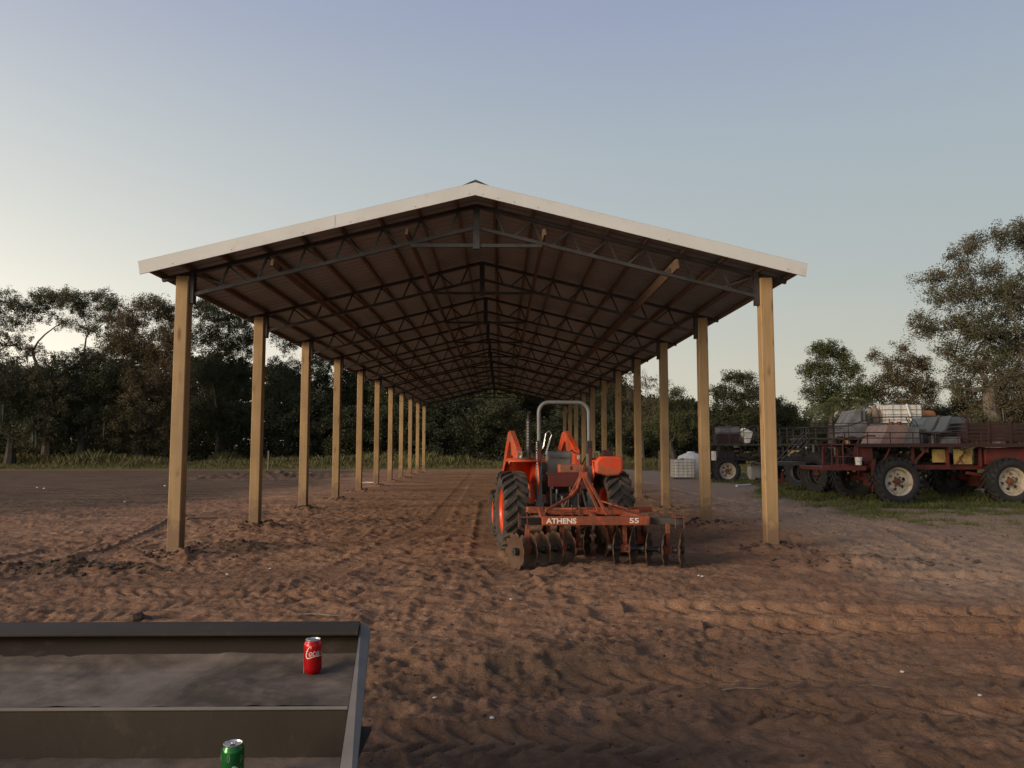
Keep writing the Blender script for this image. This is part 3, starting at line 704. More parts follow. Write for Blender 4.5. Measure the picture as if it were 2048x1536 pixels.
# rear panel, toolbox, hitch
pn = MB().box((.02, -.20, 1.155), (.66, .22, .022)); pn.box((.02, -.30, 1.05), (.62, .018, .19)); pn.box((.27, -.32, .98), (.12, .04, .12)); obj('rear_panel', pn, M['red'], tr, bevel=.006)
tb = MB().box((.07, -.20, 1.227), (.35, .16, .12)); to = obj('toolbox', tb, M['orange_dull'], tr, bevel=.008)
lt = MB().box((.07, -.283, 1.235), (.022, .01, .05)); obj('latch', lt, M['dark'], to)
ht = MB()
for s in (-1, 1):
    ht.bar((s * .26, -.15, .45), (s * .34, -.95, .52), .06, .03); ht.tube([(s * .24, -.28, .92), (s * .28, -.52, .5)], .018, 8); ht.bar((s * .2, -.1, .9), (s * .24, -.32, .94), .05, .04)
    ht.tube([(s * .17, -.34, .50), (s * .17, -.34, .86)], .022, 8)
ht.tube([(-.1, -.28, .42), (-.1, -.31, .84)], .03, 8); ht.tube([(.09, -.3, .5), (.07, -.35, .9), (.02, -.36, .8), (.0, -.34, .55)], .014, 6)
obj('hitch_linkage', ht, M['dark'], tr, smooth=True)
hh = MB().tube([(-.16, -.32, .42), (-.16, -.32, .92)], .014, 8); hh.tube([(-.08, -.33, .45), (-.08, -.33, .82)], .02, 8); hh.box((.19, -.36, .6), (.07, .03, .1)); obj('lift_rod', hh, M['grey'], tr)
ex = MB().tube([(-.33, 1.15, 1.0), (-.33, 1.15, 1.52)], .03, 10); ex.tube([(-.33, 1.15, 1.5), (-.33, 1.15, 2.02)], .045, 12); ex.tube([(-.33, 1.15, 2.0), (-.33, 1.13, 2.09), (-.33, 1.06, 2.14)], .028, 10)
eo = obj('exhaust_stack', ex, M['dark'], tr, smooth=True)
sl = MB()
for k in range(9): sl.box((-.35, 1.103, 1.58 + k * .048), (.022, .006, .026))
obj('heat_shield_slot', sl, M['chrome'], eo)
# loader
for s in (-1, 1):
    up = MB().prism([(1.02, .55), (1.02, 1.0), (1.10, 1.50), (1.20, 1.55), (1.34, 1.5), (1.36, 1.0), (1.42, .55)], s * .50 - .05, s * .50 + .05, 'X')
    up.bar((s * .40, 1.2, .62), (s * .2, 1.2, .62), .12, .16)
    uo = obj('loader_upright', up, M['orange'], tr, bevel=.008)
    dc = MB().box((s * .5, 1.005, 1.38), (.045, .012, .06)); dc.box((s * .5, 1.0, 1.36), (.03, .012, .03)); obj('decal', dc, M['white'], uo)
    bm_ = MB().prism([(1.16, 1.42), (1.16, 1.54), (1.85, 1.84), (2.08, 1.82), (2.4, 1.55), (3.35, .52), (3.25, .42), (2.2, 1.45), (1.9, 1.66)], s * .50 - .045, s * .50 + .045, 'X')
    bo = obj('loader_arm', bm_, M['orange'], tr, bevel=.008)
    gs = MB().prism([(1.10, 1.0), (1.12, 1.5), (1.75, 1.74), (1.80, 1.58), (1.42, 1.0)], s * .50 - .04, s * .50 + .04, 'X'); obj('gusset', gs, M['orange'], uo, bevel=.006)
    cy = MB().tube([(s * .50, 1.28, 1.0), (s * .50, 1.95, 1.50)], .032, 10); cy.tube([(s * .50, 2.15, 1.80), (s * .50, 2.9, 1.10)], .026, 10)
    obj('hydraulic_cylinder', cy, M['dark'], bo, smooth=True)
    ho = MB().tube([(s * .57, 1.15, 1.2), (s * .64, 1.0, 1.4), (s * .66, .95, 1.25), (s * .66, 1.0, 1.05), (s * .6, 1.1, .8)], .014, 6); ho.tube([(s * .46, 1.1, 1.45), (s * .36, .9, 1.5), (s * .2, .85, 1.3)], .012, 6); obj('hose', ho, M['rubber_clean'], tr, smooth=True)
xb = MB().tube([(-.5, 2.5, 1.3), (.5, 2.5, 1.3)], .04, 10); obj('loader_crossbar', xb, M['orange'], tr, smooth=True)
# ---------------------------------------------------------------- disc harrow (its own thing, hung on the tractor's hitch)
HY = 10.25
hw0 = thing('disc_harrow', 'worn red disc harrow with notched rusty discs behind the orange tractor', 'disc harrow', (1.0, HY, 0))
def H(px, py, Y): 
    v_ = at(px, py, Y); return (v_.x - 1.0, v_.y - HY, v_.z)
fr = MB()
BZ = .585
fr.box((.26, .0, BZ), (1.42, .07, .115))            # lettered rear beam
fr.box((.30, .62, BZ + .06), (1.3, .07, .07))
fr.bar((-.42, .02, BZ), (-.42, .95, BZ + .06), .07, .09); fr.bar((.95, .02, BZ), (.62, .95, BZ + .06), .10, .09)
fr.bar((.27, .02, BZ + .0), (.27, .95, BZ + .06), .06, .07)
fr.box((.15, .95, BZ + .06), (1.5, .07, .08))
obj('frame', fr, M['harrow'], hw0, bevel=.008)
gbm = MB()
gbm.box((.26, -.038, BZ), (1.42, .004, .115)); 
gb2 = MB(); gb2.bar((-.75, -.02, BZ - .015), (-.1, .28, BZ - .015), .09, .09); obj('gang_beam', gb2, M['dark'], hw0, bevel=.006)
gb2 = MB(); gb2.bar((1.42, .02, BZ - .015), (.5, .32, BZ - .015), .09, .09); obj('gang_beam', gb2, M['dark'], hw0, bevel=.006)
gb2 = MB(); gb2.bar((-.62, 1.12, BZ + .06), (.1, .82, BZ + .06), .1, .08); obj('gang_beam', gb2, M['harrow'], hw0, bevel=.006)
gb2 = MB(); gb2.bar((1.2, 1.12, BZ + .06), (.5, .82, BZ + .06), .1, .08); obj('gang_beam', gb2, M['harrow'], hw0, bevel=.006)
ms = MB()
TOPm = (.20, .95, 1.13)
for s in (-1, 1): ms.bar((.20 + s * .30, .97, BZ + .08), (.20 + s * .04, .95, 1.15), .05, .022)
ms.bar((.24, .93, 1.13), (.42, .05, BZ + .07), .045, .02); ms.bar((.20, .93, 1.13), (.34, .30, BZ + .10), .045, .02)
ms.tube([(-.38, .35, BZ + .1), (.0, .8, .85), (.10, .9, .95), (.17, .94, 1.12)], .024, 8)
ms.bar((.8, .62, BZ + .1), (.45, .95, .78), .05, .02)
ms.box((.2, .95, 1.15), (.12, .06, .09))
obj('mast', ms, M['harrow'], hw0, bevel=.004)
ln = MB().tube([(.20, .95, 1.14), (.16, 1.35, 1.0)], .025, 8); ln.tube([(.14, .93, 1.02), (.155, .93, .95), (.15, .92, .87)], .022, 8); obj('top_link', ln, M['rust'], hw0, smooth=True)
hz_ = MB().tube([(-.42, -.0, BZ + .07), (-.40, .0, BZ + .13), (-.3, .02, BZ + .14), (-.2, .03, BZ + .12), (-.18, .03, BZ + .03)], .010, 6); hz_.tube([(-.18, .03, BZ + .03), (-.15, .05, BZ + .10), (0, .1, BZ + .11), (.1, .08, BZ + .06)], .009, 6)
obj('chain_hook', hz_, M['rust'], hw0, smooth=True)
hz_ = MB(); hz_.tube([(.5, .5, BZ + .14), (.6, .5, BZ + .19), (.66, .5, BZ + .14)], .010, 6); obj('chain_hook', hz_, M['rust'], hw0, smooth=True)
bt = MB()
for x in (-.70, 1.36):
    for d in (-.055, .055): bt.tube([(x + d, -.06, BZ - .10), (x + d, -.06, BZ + .08), (x + d, .08, BZ + .085), (x + d, .08, BZ - .08)], .009, 6)
    bt.box((x, -.0, BZ + .05), (.16, .15, .016))
for x in (.0, .1): bt.tube([(x, .56, BZ), (x, .56, BZ + .15), (x, .68, BZ + .15)], .01, 6)
obj('u_bolt', bt, M['rust'], hw0)
def lettering(txt, parent, x0, z0, y_, h, width, m_, name='lettering', off=.03):
    cu = bpy.data.curves.new('t', 'FONT'); cu.body = txt; cu.size = 1; cu.extrude = .01; cu.offset = off
    o_ = bpy.data.objects.new('t', cu); COL.objects.link(o_)
    bpy.context.view_layer.update()
    me = bpy.data.meshes.new_from_object(o_.evaluated_get(bpy.context.evaluated_depsgraph_get()))
    bpy.data.objects.remove(o_)
    n = len(me.vertices); a = np.zeros(n * 3); me.vertices.foreach_get('co', a); a = a.reshape(-1, 3)
    mn, mx = a.min(0), a.max(0); a = (a - mn) / (mx - mn)
    b = np.stack([x0 + a[:, 0] * width, y_ - (a[:, 2]) * .002, z0 + a[:, 1] * h], 1)
    me.vertices.foreach_set('co', b.ravel()); me.update(); me.name = name; me.materials.append(m_)
    o2 = bpy.data.objects.new(name, me); COL.objects.link(o2); o2.parent = parent; return o2
lettering('ATHENS', hw0, -.40, BZ - .036, -.0365, .073, .40, M['white_paint'])
lettering('55', hw0, .70, BZ - .030, -.0365, .068, .125, M['white_paint'])
# gangs
def notched(Rr, n=10):
    m_ = MB(); vs = [(0, 0, 0)]; N = 80; rings = (.25, .55, .8, 1.0)
    for f in rings:
        for j in range(N):
            a = 2 * math.pi * j / N; c_ = math.cos(n * a); dep = .15 * sst(c_) if f == 1.0 else 0
            r_ = Rr * (f - dep); vs.append((r_ * math.cos(a), r_ * math.sin(a), .055 * (r_ / Rr) ** 2))
    fs = [(0, 1 + j, 1 + (j + 1) % N) for j in range(N)]
    for i in range(len(rings) - 1):
        for j in range(N): fs.append((1 + i * N + j, 1 + (i + 1) * N + j, 1 + (i + 1) * N + (j + 1) % N, 1 + i * N + (j + 1) % N))
    return m_.add(vs, fs)
def sst(c_): t_ = min(max((c_ - .35) / .5, 0), 1); return t_ * t_ * (3 - 2 * t_)
dm = notched(.245).mesh('disc', True); dm.materials.append(M['disc'])
def gang(cx, cy, yaw, n, sp, side):
    # axis along local X rotated by yaw ; side = +1 cups face +x
    c_, s_ = math.cos(yaw), math.sin(yaw)
    for k in range(n):
        d = (k - (n - 1) / 2) * sp
        o_ = obj('disc', dm, None, hw0, loc=(cx + d * c_, cy + d * s_, .205), rot=(rnd.uniform(0, 6), R(90) * side, 0))
        o_.rotation_mode = 'QUATERNION'; o_.rotation_quaternion = (Matrix.Rotation(yaw, 3, 'Z') @ Matrix.Rotation(R(90) * side, 3, 'Y') @ Matrix.Rotation(rnd.uniform(0, 6), 3, 'Z')).to_quaternion()
        md = o_.modifiers.new('t', 'SOLIDIFY'); md.thickness = .006
    L = (n - 1) * sp / 2 + .07
    a = MB().tube([(cx - L * c_, cy - L * s_, .205), (cx + L * c_, cy + L * s_, .205)], .018, 10)
    for k in range(n - 1):
        d = (k - (n - 2) / 2) * sp; q0 = Vector((cx + (d - sp * .42) * c_, cy + (d - sp * .42) * s_, .205)); q1 = Vector((cx + (d + sp * .42) * c_, cy + (d + sp * .42) * s_, .205)); qm = (q0 + q1) / 2
        a.tube([q0, q0.lerp(qm, .5), qm, qm.lerp(q1, .5), q1], [.055, .035, .032, .035, .055], 12)
    for e in (-1, 1): a.tube([(cx + e * (L - .05) * c_, cy + e * (L - .05) * s_, .205), (cx + e * L * c_, cy + e * L * s_, .205)], .05, 12)
    obj('gang_axle', a, M['dark'], hw0, smooth=True)
    for f in (-.55, .6):
        h_ = MB(); d = f * L; h_.bar((cx + d * c_, cy + d * s_, .20), (cx + d * c_, cy + d * s_ + .02, BZ - .04), .06, .025, (0, 1, 0)); h_.box((cx + d * c_, cy + d * s_, .205), (.11, .08, .1), (0, 0, yaw))
        obj('bearing_hanger', h_, M['harrow'], hw0, bevel=.004)
gang(-.42, .06, R(29), 5, .20, -1)
gang(.93, .08, R(-20), 5, .215, 1)
gang(-.10, .98, R(-18), 4, .21, 1)
gang(.80, .98, R(18), 4, .21, -1)

# ---------------------------------------------------------------- swamp buggies
def rail(m_, pts, z0, zs, r=.014, posts=True):
    for z in zs: m_.tube([(x, y_, z) for x, y_ in pts], r, 6)
    if posts:
        for (xa, ya), (xb, yb) in zip(pts[:-1], pts[1:]):
            L = math.hypot(xb - xa, yb - ya); n = max(1, int(round(L / .62)))
            for k in range(n + 1): m_.tube([(xa + (xb - xa) * k / n, ya + (yb - ya) * k / n, z0), (xa + (xb - xa) * k / n, ya + (yb - ya) * k / n, zs[-1])], r, 6)
# --- red buggy, side on, cut by the right edge of the frame
BX, BY = 10.6, 20.6
rbg = thing('swamp_buggy', 'red swamp buggy on tall tyres with open upper deck, pink cowl and grey seats', 'swamp buggy', (BX, BY, 0))
for x in (0, 3.05):
    for y_, f in ((0, 1), (2.5, -1)):
        wheel(rbg, (x, y_, .62), .64, .46, .365, MY, M['wheelrim'] if f > 0 else M['dark'], M['rubber_clean'], 22, .045, 6, face=f, dish=.22, hubmat=M['rust'], name='wheel')
fm = MB()
for y_ in (.45, 2.05):
    fm.box((1.9, y_, .99), (6.0, .09, .13)); 
for x in (-.75, .35, 1.55, 2.55, 3.6, 4.6): fm.box((x, 1.25, .99), (.09, 1.55, .11))
for x in (0, 3.05): fm.tube([(x, .2, .62), (x, 2.3, .62)], .075, 10); fm.box((x, 1.25, .62), (.4, .4, .36)); fm.box((x, .5, .82), (.16, .1, .3)); fm.box((x, 2.0, .82), (.16, .1, .3))
for x in (-.95, -.55, .6, 1.55, 2.45, 3.7, 4.7): 
    for y_ in (.02 + .2, 2.3): fm.box((x, y_, 1.30), (.07, .07, .58))
fm.bar((2.1, .3, .84), (3.2, .35, .66), .08, .08); fm.bar((.35, .1, .9), (1.0, .1, 1.56), .05, .05); fm.bar((-.05, .1, 1.56), (-.35, .1, .98), .04, .04)
obj('frame', fm, M['red'], rbg, bevel=.005)
dk = MB().box((2.15, 1.25, 1.60), (6.35, 2.6, .035)); dk.box((2.15, -.06, 1.585), (6.35, .05, .10)); dk.box((2.15, 2.56, 1.585), (6.35, .05, .10)); obj('deck', dk, M['maroon'], rbg, bevel=.005)
fs_ = MB().box((-1.35, .9, .96), (1.15, 1.6, .10)); fs_.box((-1.35, .07, .97), (1.17, .05, .12)); obj('front_step', fs_, M['red'], rbg, bevel=.006)
rl = MB(); rail(rl, [(-1.35 + .0, -.02), (2.35, -.02)], 1.6, (1.78, 1.93)); rl.tube([(-1.35, -.02, 1.93), (-1.35, 2.4, 1.93)], .014, 6); rl.tube([(3.0, -.02, 1.93), (5.3, -.02, 1.93)], .014, 6); rl.tube([(3.0, -.02, 1.78), (5.3, -.02, 1.78)], .014, 6)
rail(rl, [(-1.3, 2.5), (5.3, 2.5)], 1.6, (2.25,), .012)
obj('deck_rail', rl, M['maroon'], rbg, smooth=True)
ld = MB()
for y_ in (.05, .75):
    ld.tube([(-1.38, y_, 1.0), (-1.38, y_, 1.62), (-1.32, y_, 1.74), (-1.15, y_, 1.82), (-1.0, y_, 1.80)], .022, 8)
for x0 in (-.98,): 
    ld.tube([(x0, .05, 1.0), (x0, .05, 1.65), (x0 + .08, .05, 1.78), (x0 + .25, .05, 1.84), (x0 + .5, .05, 1.84)], .022, 8)
for z in (1.28, 1.6): ld.tube([(-1.38, .05, z), (-.98, .05, z)], .016, 6); ld.tube([(-1.38, .05, z), (-1.38, .75, z)], .016, 6)
ld.tube([(-1.92, .1, 1.0), (-1.92, .1, 1.48), (-1.86, .1, 1.54), (-1.55, .1, 1.54), (-1.50, .1, 1.48), (-1.50, .1, 1.0)], .016, 6)
ld.tube([(-1.3, .05, 1.55), (-1.02, .05, 1.25)], .012, 6)
obj('ladder', ld, M['red'], rbg, smooth=True)
pl = MB().box((-.78, .12, 1.38), (.46, .02, .44)); pl.box((-.55, .1, .78), (.09, .09, .85)); obj('front_panel', pl, M['red'], rbg, bevel=.004)
cw = MB().prism([(-.22, 1.62), (.02, 2.14), (.50, 2.14), (.66, 2.08), (.66, 1.62)], .35, 1.5, 'Y'); obj('cowl', cw, M['pink'], rbg, bevel=.015)
cw = MB().prism([(.40, 1.64), (.58, 2.10), (.84, 2.08), (.86, 1.64)], .30, .345, 'Y'); obj('cowl_side', cw, M['buggygrey'], rbg)
kn = MB()
for x in (.24, .46): kn.tube([(x, .6, 2.14), (x, .6, 2.24)], .06, 12)
obj('beacon', kn, M['red'], rbg, smooth=True)
sw = MB(); mm = Matrix.Translation((.98, .9, 2.24)) @ Matrix.Rotation(R(52), 4, 'Y'); sw.lathe([(.19 + .013 * math.cos(R(45 * k)), .013 * math.sin(R(45 * k))) for k in range(8)], 24, mm, closed=True)
for k in range(3): sw.tube([mm @ Vector((0, 0, 0)), mm @ Vector((.19 * math.cos(R(120 * k)), .19 * math.sin(R(120 * k)), 0))], .01, 6)
sw.tube([mm @ Vector((0, 0, 0)), (.8, .9, 1.95)], .02, 8); obj('steering_wheel', sw, M['dark'], rbg, smooth=True)
eg = MB(); er = random.Random(5)
for k in range(60): eg.box((er.uniform(-.3, 2.3), er.uniform(.75, 1.8), er.uniform(1.08, 1.48)), (er.uniform(.08, .3), er.uniform(.08, .3), er.uniform(.05, .2)))
for k in range(8): eg.tube([(er.uniform(.1, 1.3), .6, er.uniform(1.05, 1.5)), (er.uniform(.1, 1.3), .55, er.uniform(1.05, 1.5)), (er.uniform(.3, 1.3), .9, 1.2)], .016, 6)
obj('engine', eg, M['dark'], rbg, bevel=.01)
eg = MB().tube([(.55, .5, 1.12), (.85, .5, 1.10)], .05, 10); eg.tube([(1.25, .5, 1.18), (1.5, .5, 1.16)], .035, 8); eg.tube([(.6, .5, 1.35), (.66, .52, 1.42)], .04, 8); obj('exhaust_pipe', eg, M['buggygrey'], rbg, smooth=True)
def seat_obj(par, x, y_, z, m_, f=1):
    a = MB(); prof = [(-.30, .10), (-.22, .03), (.10, .02), (.20, .08), (.40, .44), (.48, .45), (.33, .10), (.22, -.02), (.06, -.06), (-.25, -.04)]
    a.prism([(x + f * u_, z + v_) for u_, v_ in prof], y_ - .23, y_ + .23, 'Y')
    so_ = obj('seat', a, m_, par); mdd = so_.modifiers.new('b', 'BEVEL'); mdd.width = .03; mdd.segments = 3; mdd.limit_method = 'ANGLE'
    lg = MB().box((x - .05 * f, y_, (1.62 + z - .05) / 2), (.1, .1, z - 1.68)); obj('seat_post', lg, M['dark'], so_)
    return so_
seat_obj(rbg, 1.35, .55, 1.95, M['seatdark']); seat_obj(rbg, 1.35, 1.2, 1.95, M['seatdark'])
sx = MB().box((1.85, .7, 1.72), (.45, .5, .2)); sx.box((1.32, .5, 1.80), (.06, .05, .36)); sx.box((1.6, .5, 1.95), (.5, .05, .05)); obj('seat_box', sx, M['buggygrey'], rbg, bevel=.008)
yp = MB().box((1.42, .32, 1.30), (.46, .03, .36)); yp.box((2.02, .3, 1.28), (.50, .03, .42)); obj('yellow_panel', yp, M['yellow'], rbg, bevel=.004)
ho = MB().tube([(2.0, .27, 1.1), (1.9, .26, 1.25), (2.1, .26, 1.4), (1.95, .27, 1.48)], .014, 6); ho.tube([(1.82, .27, 1.08), (2.0, .26, 1.3), (2.08, .27, 1.5)], .012, 6); obj('hose', ho, M['rust'], rbg, smooth=True)
tk_ = MB().box((3.9, .42, 1.29), (2.7, .5, .46)); obj('side_tank', tk_, M['red'], rbg, bevel=.02)
gl = MB()
for k in range(6): gl.box((2.45, .34, 1.1 + k * .075), (.2, .02, .022))
obj('grille', gl, M['dark'], rbg)
cr = MB()
for k in range(5):
    cr.box((3.12, .35, 1.74 + k * .105), (1.9, .022, .075)); cr.box((3.12, 2.2, 1.74 + k * .105), (1.9, .022, .075))
    for x in (2.17, 4.07): cr.box((x, 1.27, 1.74 + k * .105), (.022, 1.83, .075))
for x in (2.19, 2.8, 3.4, 4.05):
    for y_ in (.33, 2.22): cr.box((x, y_, 1.95), (.05, .035, .62))
obj('crate_body', cr, M['maroon'], rbg, bevel=.003)

def ibc(name, label, loc, w_, d_, h_, cage, rz=0, strap=False, group=None):
    o_ = thing(name, label, 'tank', loc, rz, group)
    b_ = MB(); n = 9; zz = []
    b_.box((0, 0, h_ / 2 + .06), (w_ * .94, d_ * .94, h_ * .9)); to_ = obj('tank_body', b_, M['white'], o_, bevel=.06)
    rb_ = MB()
    for k in range(9):
        z = .16 + (h_ - .2) * k / 8; rb_.box((0, -d_ * .47, z), (w_ * .86, .012, h_ * .045)); rb_.box((-w_ * .47, 0, z), (.012, d_ * .86, h_ * .045))
    obj('rib', rb_, M['white'], to_)
    c_ = MB()
    for k in range(7):
        z = .10 + (h_ - .08) * k / 6
        c_.tube([(-w_ / 2, -d_ / 2, z), (w_ / 2, -d_ / 2, z), (w_ / 2, d_ / 2, z), (-w_ / 2, d_ / 2, z), (-w_ / 2, -d_ / 2, z)], .007, 6)
    for k in range(6):
        f = -.5 + k / 5
        for a, b in ((f * w_, -d_ / 2), (f * w_, d_ / 2), (-w_ / 2, f * d_), (w_ / 2, f * d_)): c_.tube([(a, b, .08), (a, b, h_ + .02)], .007, 6)
    obj('cage', c_, cage, o_)
    p_ = MB().box((0, 0, .03), (w_, d_, .04))
    for x in (-.4, 0, .4): p_.box((x * w_, 0, .008), (.1, d_, .016))
    obj('pallet', p_, M['buggygrey'], o_)
    l_ = MB().tube([(0, 0, h_ * .95), (0, 0, h_ + .07)], .09, 14); obj('lid', l_, M['dark'], o_, smooth=True)
    if strap:
        s_ = MB().tube([(.05 * w_, -d_ / 2 - .02, h_ + .03), (.12 * w_, -d_ / 2 - .03, h_ * .7), (.22 * w_, -d_ / 2 - .03, h_ * .15)], .035, 8); obj('pipe', s_, M['white'], o_, smooth=True)
    return o_
# --- grey buggy behind it, turned towards the camera
gb = thing('swamp_buggy', 'dark swamp buggy with grey windscreen box, parked behind the red one', 'swamp buggy', (11.15, 25.0, 0), R(-8))
for x in (-.75, 3.3):
    for y_, f in ((0, 1), (2.3, -1)):
        wheel(gb, (x, y_, .66), .70, .50, .36, MY, M['dark'], M['rubber_clean'], 20, .05, 6, face=f, dish=.22, hubmat=M['rust'], yaw=R(-66) if x < 0 else 0)
gm_ = MB()
for y_ in (.4, 1.9): gm_.box((1.3, y_, 1.15), (5.4, .09, .14))
for x in (-.75, 3.3): gm_.tube([(x, .1, .66), (x, 2.2, .66)], .08, 10); gm_.box((x, 1.15, .8), (.4, .4, .6))
for x in (-.7, .6, 2.0, 3.4):
    for y_ in (.1, 2.2): gm_.box((x, y_, 1.45), (.07, .07, .6))
for k in range(14): gm_.box((er.uniform(-.6, 1.4), er.uniform(.4, 1.8), er.uniform(1.1, 1.6)), (er.uniform(.1, .4), .3, er.uniform(.1, .25)))
for k in range(40): gm_.box((er.uniform(-.8, 3.6), er.uniform(.5, 1.8), er.uniform(.95, 1.68)), (er.uniform(.15, .5), .3, er.uniform(.1, .3)))
obj('frame', gm_, M['dark'], gb, bevel=.006)
dk = MB().box((1.6, 1.15, 1.80), (5.4, 2.6, .06)); obj('deck', dk, M['olive'], gb, bevel=.01)
bo_ = MB().prism([(.25, 1.83), (.25, 2.28), (.52, 2.76), (.82, 2.80), (.82, 2.45), (.86, 2.32), (2.1, 2.32), (2.1, 1.83)], .2, 1.7, 'Y'); obj('cab_box', bo_, M['buggygrey'], gb, bevel=.015)
wn = MB().box((.70, .19, 2.55), (.05, .02, .34)); wn.box((.9, .19, 2.15), (.05, .02, .4)); obj('cab_edge', wn, M['dark'], gb)
rl = MB(); rl.tube([(-1.9, -.1, 2.12), (-.9, -.1, 2.18), (.2, -.1, 2.22), (.95, -.1, 2.48), (1.3, -.1, 2.50), (3.9, -.1, 2.50)], .022, 6); rl.tube([(-1.7, -.1, 2.02), (-1.2, -.1, 2.16), (1.3, 1.4, 2.16)], .018, 6)
for x in (-1.15, 1.0, 1.45, 2.8, 3.9): rl.tube([(x, -.1, 1.82), (x, -.1, 2.45 if x > 0 else 2.14)], .016, 6)
for z in (1.98, 2.08): rl.tube([(-1.1, -.12, z), (-.1, -.12, z)], .014, 6)
obj('deck_rail', rl, M['dark'], gb, smooth=True)
sp2 = MB().box((-1.72, .3, .99), (.95, 1.3, .12)); obj('front_step', sp2, M['olive'], gb, bevel=.01)
la = MB()
for y_ in (-.28, .35):
    la.tube([(-2.0, y_, 1.08), (-1.25, y_, 1.90), (-1.12, y_, 2.0), (-1.12, y_, 2.12), (-1.2, y_, 2.16), (-1.4, y_, 2.14)], .024, 8); la.tube([(-1.7, y_, 1.08), (-1.0, y_, 1.84)], .018, 8)
for k in range(2): la.tube([(-1.9 + k * .4, -.28, 1.18 + k * .44), (-1.9 + k * .4, .35, 1.18 + k * .44)], .014, 6)
obj('ladder', la, M['truss'], gb, smooth=True)
hl = MB()
for y_ in (.3, 1.4): hl.lathe([(0, 0), (.05, .02), (.07, .06), (.06, .09), (0, .10)], 14, Matrix.Translation((-1.0, y_, 1.5)) @ Matrix.Rotation(R(-90), 4, 'Y'))
obj('headlight', hl, M['chrome'], gb, smooth=True)
sb = MB().tube([(-.85, .2, 1.2), (-.85, .2, 1.62)], .05, 10); sb.tube([(-.2, .1, 1.25), (-.2, .1, 1.6)], .045, 10); obj('shock_absorber', sb, M['buggygrey'], gb, smooth=True)
ibc('liquid_tank', 'tall white caged tank riding on the dark buggy behind the red one', (13.45, 25.9, 1.83), 1.28, 1.1, 1.10, M['grey'], R(-2), True)
cb = thing('tan_jacket', 'tan cloth jacket slung on a post left of the tall white tank', 'jacket', (12.62, 25.75, 2.33))
j = MB().lathe([(0, 0), (.12, .02), (.14, .2), (.12, .40), (.08, .5), (.04, .52), (.06, .56), (.04, .62), (0, .63)], 14); j.tube([(-.12, 0, .45), (-.24, -.02, .25), (-.25, 0, .05)], .07, 8); j.tube([(.1, 0, .45), (.2, -.02, .25), (.2, 0, .08)], .06, 8)
jo = obj('cloth', j, M['cloth'], cb, smooth=True); jt = bpy.data.textures.new('fold', 'CLOUDS'); jt.noise_scale = .15; md = jo.modifiers.new('d', 'DISPLACE'); md.texture = jt; md.strength = .07
obj('hanger_post', MB().tube([(0, 0, -.5), (0, 0, .5)], .02, 8), M['dark'], cb)
ot = thing('gas_tank', 'orange cylinder tank lying on the rear of the dark buggy, right of the white tank', 'tank', (14.65, 26.2, 2.62))
o_ = MB().lathe([(0, -.26), (.10, -.25), (.15, -.2), (.16, -.12), (.16, .12), (.15, .2), (.10, .25), (0, .26)], 20, MX); obj('cylinder', o_, M['tank'], ot, smooth=True)
o_ = MB().box((-.15, 0, -.45), (.05, .05, .62)); o_.box((.15, 0, -.45), (.05, .05, .62)); o_.box((0, 0, -.16), (.4, .2, .03)); obj('cradle', o_, M['dark'], ot)
tq = thing('plastic_tank', 'blue grey moulded tank standing on the red buggy deck behind the seats', 'tank', (BX + 2.35, BY + 1.9, 1.62))
o_ = MB().prism([(-.75, 0), (-.75, .58), (-.60, .78), (.42, .78), (.58, .64), (.6, 0)], -.4, .4, 'Y'); o2 = obj('tank_body', o_, M['teal'], tq, bevel=.06)
o_ = MB()
for k in range(3): o_.box((-.05, -.405, .18 + k * .2), (1.2, .02, .035))
obj('rib', o_, M['teal'], o2); obj('cap', MB().tube([(0, 0, .76), (0, 0, .84)], .09, 12), M['dark'], o2)
bk = thing('bucket', 'small white pail hanging on the red front ladder of the red buggy', 'pail', (BX - 1.0, BY - .03, 1.06))
o_ = MB().lathe([(0, 0), (.075, 0), (.095, .2), (.1, .2), (.1, .21), (.09, .205), (.07, .01)], 20); obj('pail_body', o_, M['white'], bk, smooth=True)
obj('handle', MB().tube([(-.095, -.0, .19), (-.06, -.06, .1), (0, -.105, .08), (.06, -.06, .1), (.095, 0, .19)], .005, 6), M['dark'], bk)

# --- black buggy, far left of the group
bb = thing('swamp_buggy', 'black flat-decked swamp buggy far back behind the front right post', 'swamp buggy', (9.55, 32.5, 0))
for x in (0, 3.4):
    for y_, f in ((0, 1), (2.3, -1)):
        wheel(bb, (x, y_, .52), .56, .40, .33, MY, M['wheelrim'] if f > 0 and x == 0 else M['dark'], M['rubber_clean'], 20, .035, 6, face=f, dish=.2, hubmat=M['rust'])
b_ = MB()
for y_ in (.4, 1.9): b_.box((1.9, y_, 1.0), (4.8, .09, .14))
for x in (0, 3.4): b_.tube([(x, .1, .52), (x, 2.2, .52)], .07, 10); b_.box((x, .35, .95), (.8, .12, .8)); b_.box((x, 2.0, .95), (.8, .12, .8))
for x in (-.35, 1.4, 2.4, 4.2):
    for y_ in (.0, 2.3): b_.box((x, y_, 1.35), (.08, .08, .55))
for k in range(46): b_.box((er.uniform(.2, 3.2), er.uniform(.3, 1.8), er.uniform(.8, 1.5)), (er.uniform(.1, .5), .2, er.uniform(.05, .18)))
for k in range(12): b_.tube([(er.uniform(.5, 2), .2, er.uniform(.7, 1.5)), (er.uniform(.9, 2.4), .15, er.uniform(.7, 1.2)), (er.uniform(1, 3), .2, er.uniform(.8, 1.5))], .02, 6)
obj('frame', b_, M['dark'], bb, bevel=.006)
obj('deck', MB().box((1.95, 1.15, 1.62), (5.1, 2.6, .07)), M['olive'], bb, bevel=.01)
